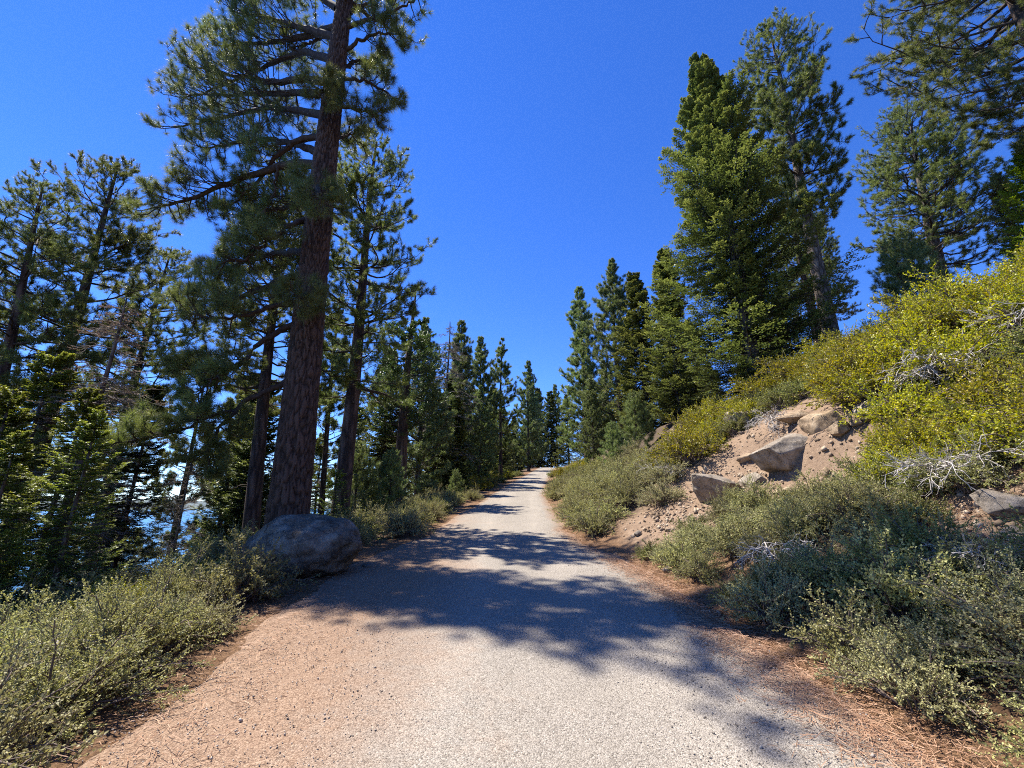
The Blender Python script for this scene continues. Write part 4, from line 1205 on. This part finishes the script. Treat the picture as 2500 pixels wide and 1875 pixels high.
ORD = ['nearest the camera', 'second nearest the camera', 'third from the camera', 'fourth from the camera', 'fifth from the camera', 'sixth from the camera',
       'seventh from the camera', 'eighth from the camera', 'ninth from the camera', 'tenth from the camera', 'eleventh from the camera', 'twelfth from the camera']


def scatter(n, xf, yr, kinds_, rs, label, group, seed, name='shrub', wide=1.0, pack=.62, front=None):
    rg = np.random.default_rng(seed)
    got = []
    for _ in range(n * 12):
        if len(got) >= n: break
        y = rg.uniform(*yr)
        x0, x1 = xf(y)
        x = rg.uniform(x0, x1)
        r = rg.uniform(*rs)
        if keep_clear(x, y) or not shrub_ok(x, y, r * .55, pack): continue
        taken.append((x, y, r * .55))
        kp = kinds_[rg.integers(0, len(kinds_))]
        t = place(kp, name, (x, y, hz(x, y) - .05), rg.uniform(0, 6.28), (r * wide, r * wide, r * rg.uniform(.8, 1.15)), (0, 0), label, 'shrub', group)
        got.append((y, min(abs(x - float(xl(y))), abs(x - float(xr(y)))), t))
    if front:
        row = sorted([g for g in got if g[1] < 1.0], key=lambda g: g[0])[:12]
        for k, g in enumerate(row):
            g[2]['label'] = front + ', ' + ORD[k]


scatter(54, lambda y: (-9.0 if y > 5 else -6.5, float(xl(y)) - (.40 if y < 5.5 else .60)), (1.6, 8.6), S_SAGE, (.7, 1.1), 'sage-green shrub in the thicket below the boulder on the lake side', 'thicket below the boulder', 1, pack=.5, front='sage-green shrub at the path edge before the boulder')
scatter(5, lambda y: (-6.2, -4.3), (6.0, 8.0), S_YEL, (.45, .6), 'small yellow-green shrub among the sage thicket near the boulder', 'yellow sprigs near the boulder', 2)
scatter(38, lambda y: (float(xl(y)) - 3.2, float(xl(y)) - .5), (10.2, 27), S_SAGE + S_GREEN[:1], (.75, 1.2), 'sage-green shrub in the long hedge-like bank past the boulder', 'shrub bank past the boulder', 3, front='sage-green shrub at the path edge past the boulder')
scatter(15, lambda y: (float(xl(y)) - 3.0, float(xl(y)) - .5), (27, 62), S_YEL + S_GREEN, (.8, 1.2), 'yellow-green shrub along the far edge of the path on the lake side', 'far lake-side shrubs', 4, front='yellow-green shrub edging the far path on the lake side')
scatter(48, lambda y: (float(xr(y)) + .45, float(xr(y)) + 4.5), (12.6, 27), S_SAGE, (.9, 1.45), 'silvery green shrub on the sunny slope beyond the soil cut', 'shrub slope beyond the soil cut', 5, front='silvery shrub edging the path beyond the soil cut')
scatter(15, lambda y: (float(xr(y)) + .45, float(xr(y)) + 4), (27, 62), S_GREEN + S_YEL[:1], (.8, 1.3), 'green shrub along the far edge of the path on the uphill side', 'far uphill shrubs', 6, front='green shrub edging the far path on the uphill side')
scatter(8, lambda y: (5.2, 8.6), (14.5, 20), S_YEL, (.7, 1.0), 'lime-yellow shrub in a patch above the silvery shrubs', 'lime patch on the slope', 7)
scatter(66, lambda y: (float(xr(y)) + .38, float(xr(y)) + 3.4), (2.3, 9.4), S_SAGE + S_SAGE[3:] + S_GREEN[:1], (.5, .95), 'grey-green shrub in the near thicket between path and bank', 'near thicket under the bank', 8, pack=.42, front='grey-green shrub at the path edge under the bank')
scatter(22, lambda y: (float(xr(y)) + 2.8, float(xr(y)) + 5.2), (3.0, 8.0), S_YEL + S_GREEN[:1], (.6, .95), 'olive-yellow shrub half way up the near bank', 'shrubs half way up the bank', 9, pack=.45)
scatter(72, lambda y: (float(xr(y)) + 4.0, float(xr(y)) + 12.5), (4.6, 15.5), S_YEL + S_GREEN[:1], (.75, 1.3), 'yellow-green shrub in the large thicket high on the bank', 'yellow thicket high on the bank', 10)
scatter(12, lambda y: (5.2, 9.5), (12.6, 15.5), S_GREEN, (.8, 1.2), 'green shrub on the crest above the bare soil cut', 'shrubs above the soil cut', 11)

scatter(18, lambda y: (-19, -8.6), (7.5, 19), S_SAGE + S_GREEN, (1.3, 2.2), 'dusky shrub under the lake-side trees', 'undergrowth on the lake side', 12, pack=.5)

# ------------------------------------------------------------------ dead branch tangles on the bank
def tangle(seed, spread_, n, hang):
    rng = np.random.default_rng(seed)
    st = rng.normal(size=(n, 3)) * np.array([.15, .15, .08])
    az = rng.uniform(0, 6.28, n)
    s = np.linspace(0, 1, 8)
    d = np.stack([np.cos(az), np.sin(az), 0 * az], -1)
    ln = spread_ * rng.uniform(.5, 1.15, n)
    P = st[:, None] + d[:, None] * (ln[:, None] * s)[..., None] + UP * (ln[:, None] * (rng.uniform(.1, .8, (n, 1)) * s - hang * s ** 2))[..., None] + rng.normal(size=(n, 8, 3)) * .03
    la = sprout(P, 6, .25, 1, .7, lambda t, p: .4 * p * (1.2 - .6 * t), rng, npt=5, wander=.07)
    tw = sprout(la, 3, .3, 1, .7, lambda t, p: .45 * p, rng, npt=4, wander=.07)
    V, F = merge([tubes(P, .013 * (1.1 - s)[None] * rng.uniform(.6, 1.6, (n, 1)), 5), tubes(la, np.full((len(la), 5), .006), 4), tubes(tw, np.full((len(tw), 4), .0032), 3)])
    return make_mesh('tangle', V, F, M['silver_wood'], smooth=True)


TG = [tangle(1, .9, 22, .5), tangle(2, .75, 26, .7)]
for x, y, z, k, sc, lab in [
    (5.75, 5.9, .35, 0, .8, 'silver dead branches fanning out over the bare slope near the picture edge'),
    (8.4, 8.1, .5, 1, 1.2, 'grey leafless twigs in the shadowed hollow of the yellow thicket'),
    (7.3, 11.9, .35, 1, .9, 'dark tangle of dead twigs hanging over the soil cut'),
    (5.1, 14.2, .25, 0, .8, 'grey dead twigs among the shrubs on the sunny slope'),
    (8.4, 8.9, .3, 0, .9, 'grey dead branches under the yellow shrubs beside the lichen-spotted rock'),
    (3.6, 6.3, .25, 1, .7, 'small grey dead twigs poking out of the near thicket half way along'),
    (4.4, 4.3, .25, 0, .6, 'bleached dead twigs in the near thicket below the bare slope'),
    (-3.6, 4.2, .2, 1, .6, 'thin dead twigs sticking out of the sage thicket before the boulder'),
    (9.7, 7.4, .45, 0, 1.1, 'bleached dead branches showing through the yellow thicket by the picture edge')]:
    o = obj('dead_branches', TG[k], None, (x, y, hz(x, y) + z))
    o.rotation_euler = (0, 0, x * 3.1); o.scale = (sc, sc, sc)
    tag(o, lab, 'dead branches', 'dead branches on the bank')

# ------------------------------------------------------------------ litter and loose stones
rg = np.random.default_rng(41)
n = 26000
yy = np.concatenate([rg.uniform(1.8, 9.5, n * 6 // 10), rg.uniform(2, 14, n - n * 6 // 10)])
kk = rg.random(n)
xx = np.where(kk < .66, xr(yy) + rg.normal(-.12, .26, n), np.where(kk < .8, xl(yy) + rg.normal(.12, .35, n), rg.uniform(4.7, 6.4, n)))
yy = np.where(kk >= .8, rg.uniform(3.4, 6.2, n), yy)
a = rg.uniform(0, math.pi, n); ln = rg.uniform(.022, .055, n)
zz_ = height(xx, yy) + .02 + .02 * rg.random(n) + np.where((xx > xl(yy) + .1) & (xx < xr(yy) - .1), .03, 0)
c = np.stack([xx, yy, zz_], -1)
dv = np.stack([np.cos(a), np.sin(a), rg.normal(0, .12, n)], -1) * ln[:, None]
wv = np.stack([-np.sin(a), np.cos(a), rg.normal(0, .5, n)], -1) * .0016
V = np.stack([c - dv - wv, c - dv + wv, c + dv + wv, c + dv - wv], 1).reshape(-1, 3)
lm = foliage_mat('fallen_needle', [(.21, .12, .06), (.33, .20, .105), (.47, .32, .19)], .1, .6, .3, 0)
tag(obj('needle_litter', make_mesh('needle_litter', V, np.arange(n * 4).reshape(-1, 4), lm, {'tint': np.repeat(rg.random(n), 4)})),
    'orange-brown fallen pine needles strewn along the path edges', kind='stuff')
n = 9000
yy = 2.2 + 7.5 * rg.random(n) ** 1.5; xx = rg.uniform(-2.6, 2.4, n) + pcx(yy)
sz = rg.uniform(.003, .008, n) * (1 + (rg.random(n) < .02) * .8)
oc = np.array([[1, 0, 0], [-1, 0, 0], [0, 1, 0], [0, -1, 0], [0, 0, 1], [0, 0, -1.]])
of = np.array([[0, 2, 4], [2, 1, 4], [1, 3, 4], [3, 0, 4], [2, 0, 5], [1, 2, 5], [3, 1, 5], [0, 3, 5]])
V = np.stack([xx, yy, height(xx, yy) + .058], -1)[:, None] + (oc[None] * rg.uniform(.6, 1.3, (n, 6, 1)) + rg.normal(0, .2, (n, 6, 3))) * sz[:, None, None]
F = (of[None] + (np.arange(n) * 6)[:, None, None]).reshape(-1, 3)
gm = foliage_mat('loose_stone', [(.17, .145, .115), (.28, .245, .20), (.42, .375, .31)], 0.0, .85, .2, 0)
tag(obj('loose_gravel', make_mesh('loose_gravel', V, F, gm, {'tint': np.repeat(rg.random(n), 6)})), 'loose grey gravel grains lying on the near path', kind='stuff')

n = 2600
kk = rg.random(n)
xx = np.where(kk < .6, rg.normal(6.3, 1.1, n), np.where(kk < .8, rg.normal(3.9, .6, n), rg.normal(5.4, .6, n)))
yy = np.where(kk < .6, rg.normal(11.2, 1.7, n), np.where(kk < .8, rg.normal(10.8, 1.0, n), rg.normal(4.9, .7, n)))
sz = np.minimum(.012 + rg.exponential(.016, n), .09)
V = np.stack([xx, yy, height(xx, yy) + sz * .2], -1)[:, None] + (oc[None] * rg.uniform(.6, 1.3, (n, 6, 1)) + rg.normal(0, .25, (n, 6, 3))) * sz[:, None, None]
F = (of[None] + (np.arange(n) * 6)[:, None, None]).reshape(-1, 3)
cm = foliage_mat('clod', [(.13, .09, .06), (.25, .18, .125), (.38, .30, .22)], 0.0, .9, .15, 0)
tag(obj('bank_rubble', make_mesh('bank_rubble', V, F, cm, {'tint': np.repeat(rg.random(n), 6)})), 'tan clods and pebbles strewn over the bare bank soil', kind='stuff')

# ------------------------------------------------------------------ air
m, N, L, out = nmat('air')
pv = N('ShaderNodeVolumePrincipled')
pv.inputs['Color'].default_value = (.50, .72, 1, 1)
pv.inputs['Density'].default_value = 1.5e-5
pv.inputs['Anisotropy'].default_value = 0.2
L(pv.outputs[0], out.inputs['Volume'])
bx = np.array([[x, y, z] for x in (-16500, 1200) for y in (-3500, 16500) for z in (-760, 330)], float)
bf = np.array([[0, 1, 3, 2], [4, 6, 7, 5], [0, 4, 5, 1], [2, 3, 7, 6], [0, 2, 6, 4], [1, 5, 7, 3]])
tag(obj('haze', make_mesh('haze', bx, bf, m)), 'pale blue air haze over the lake', kind='stuff')
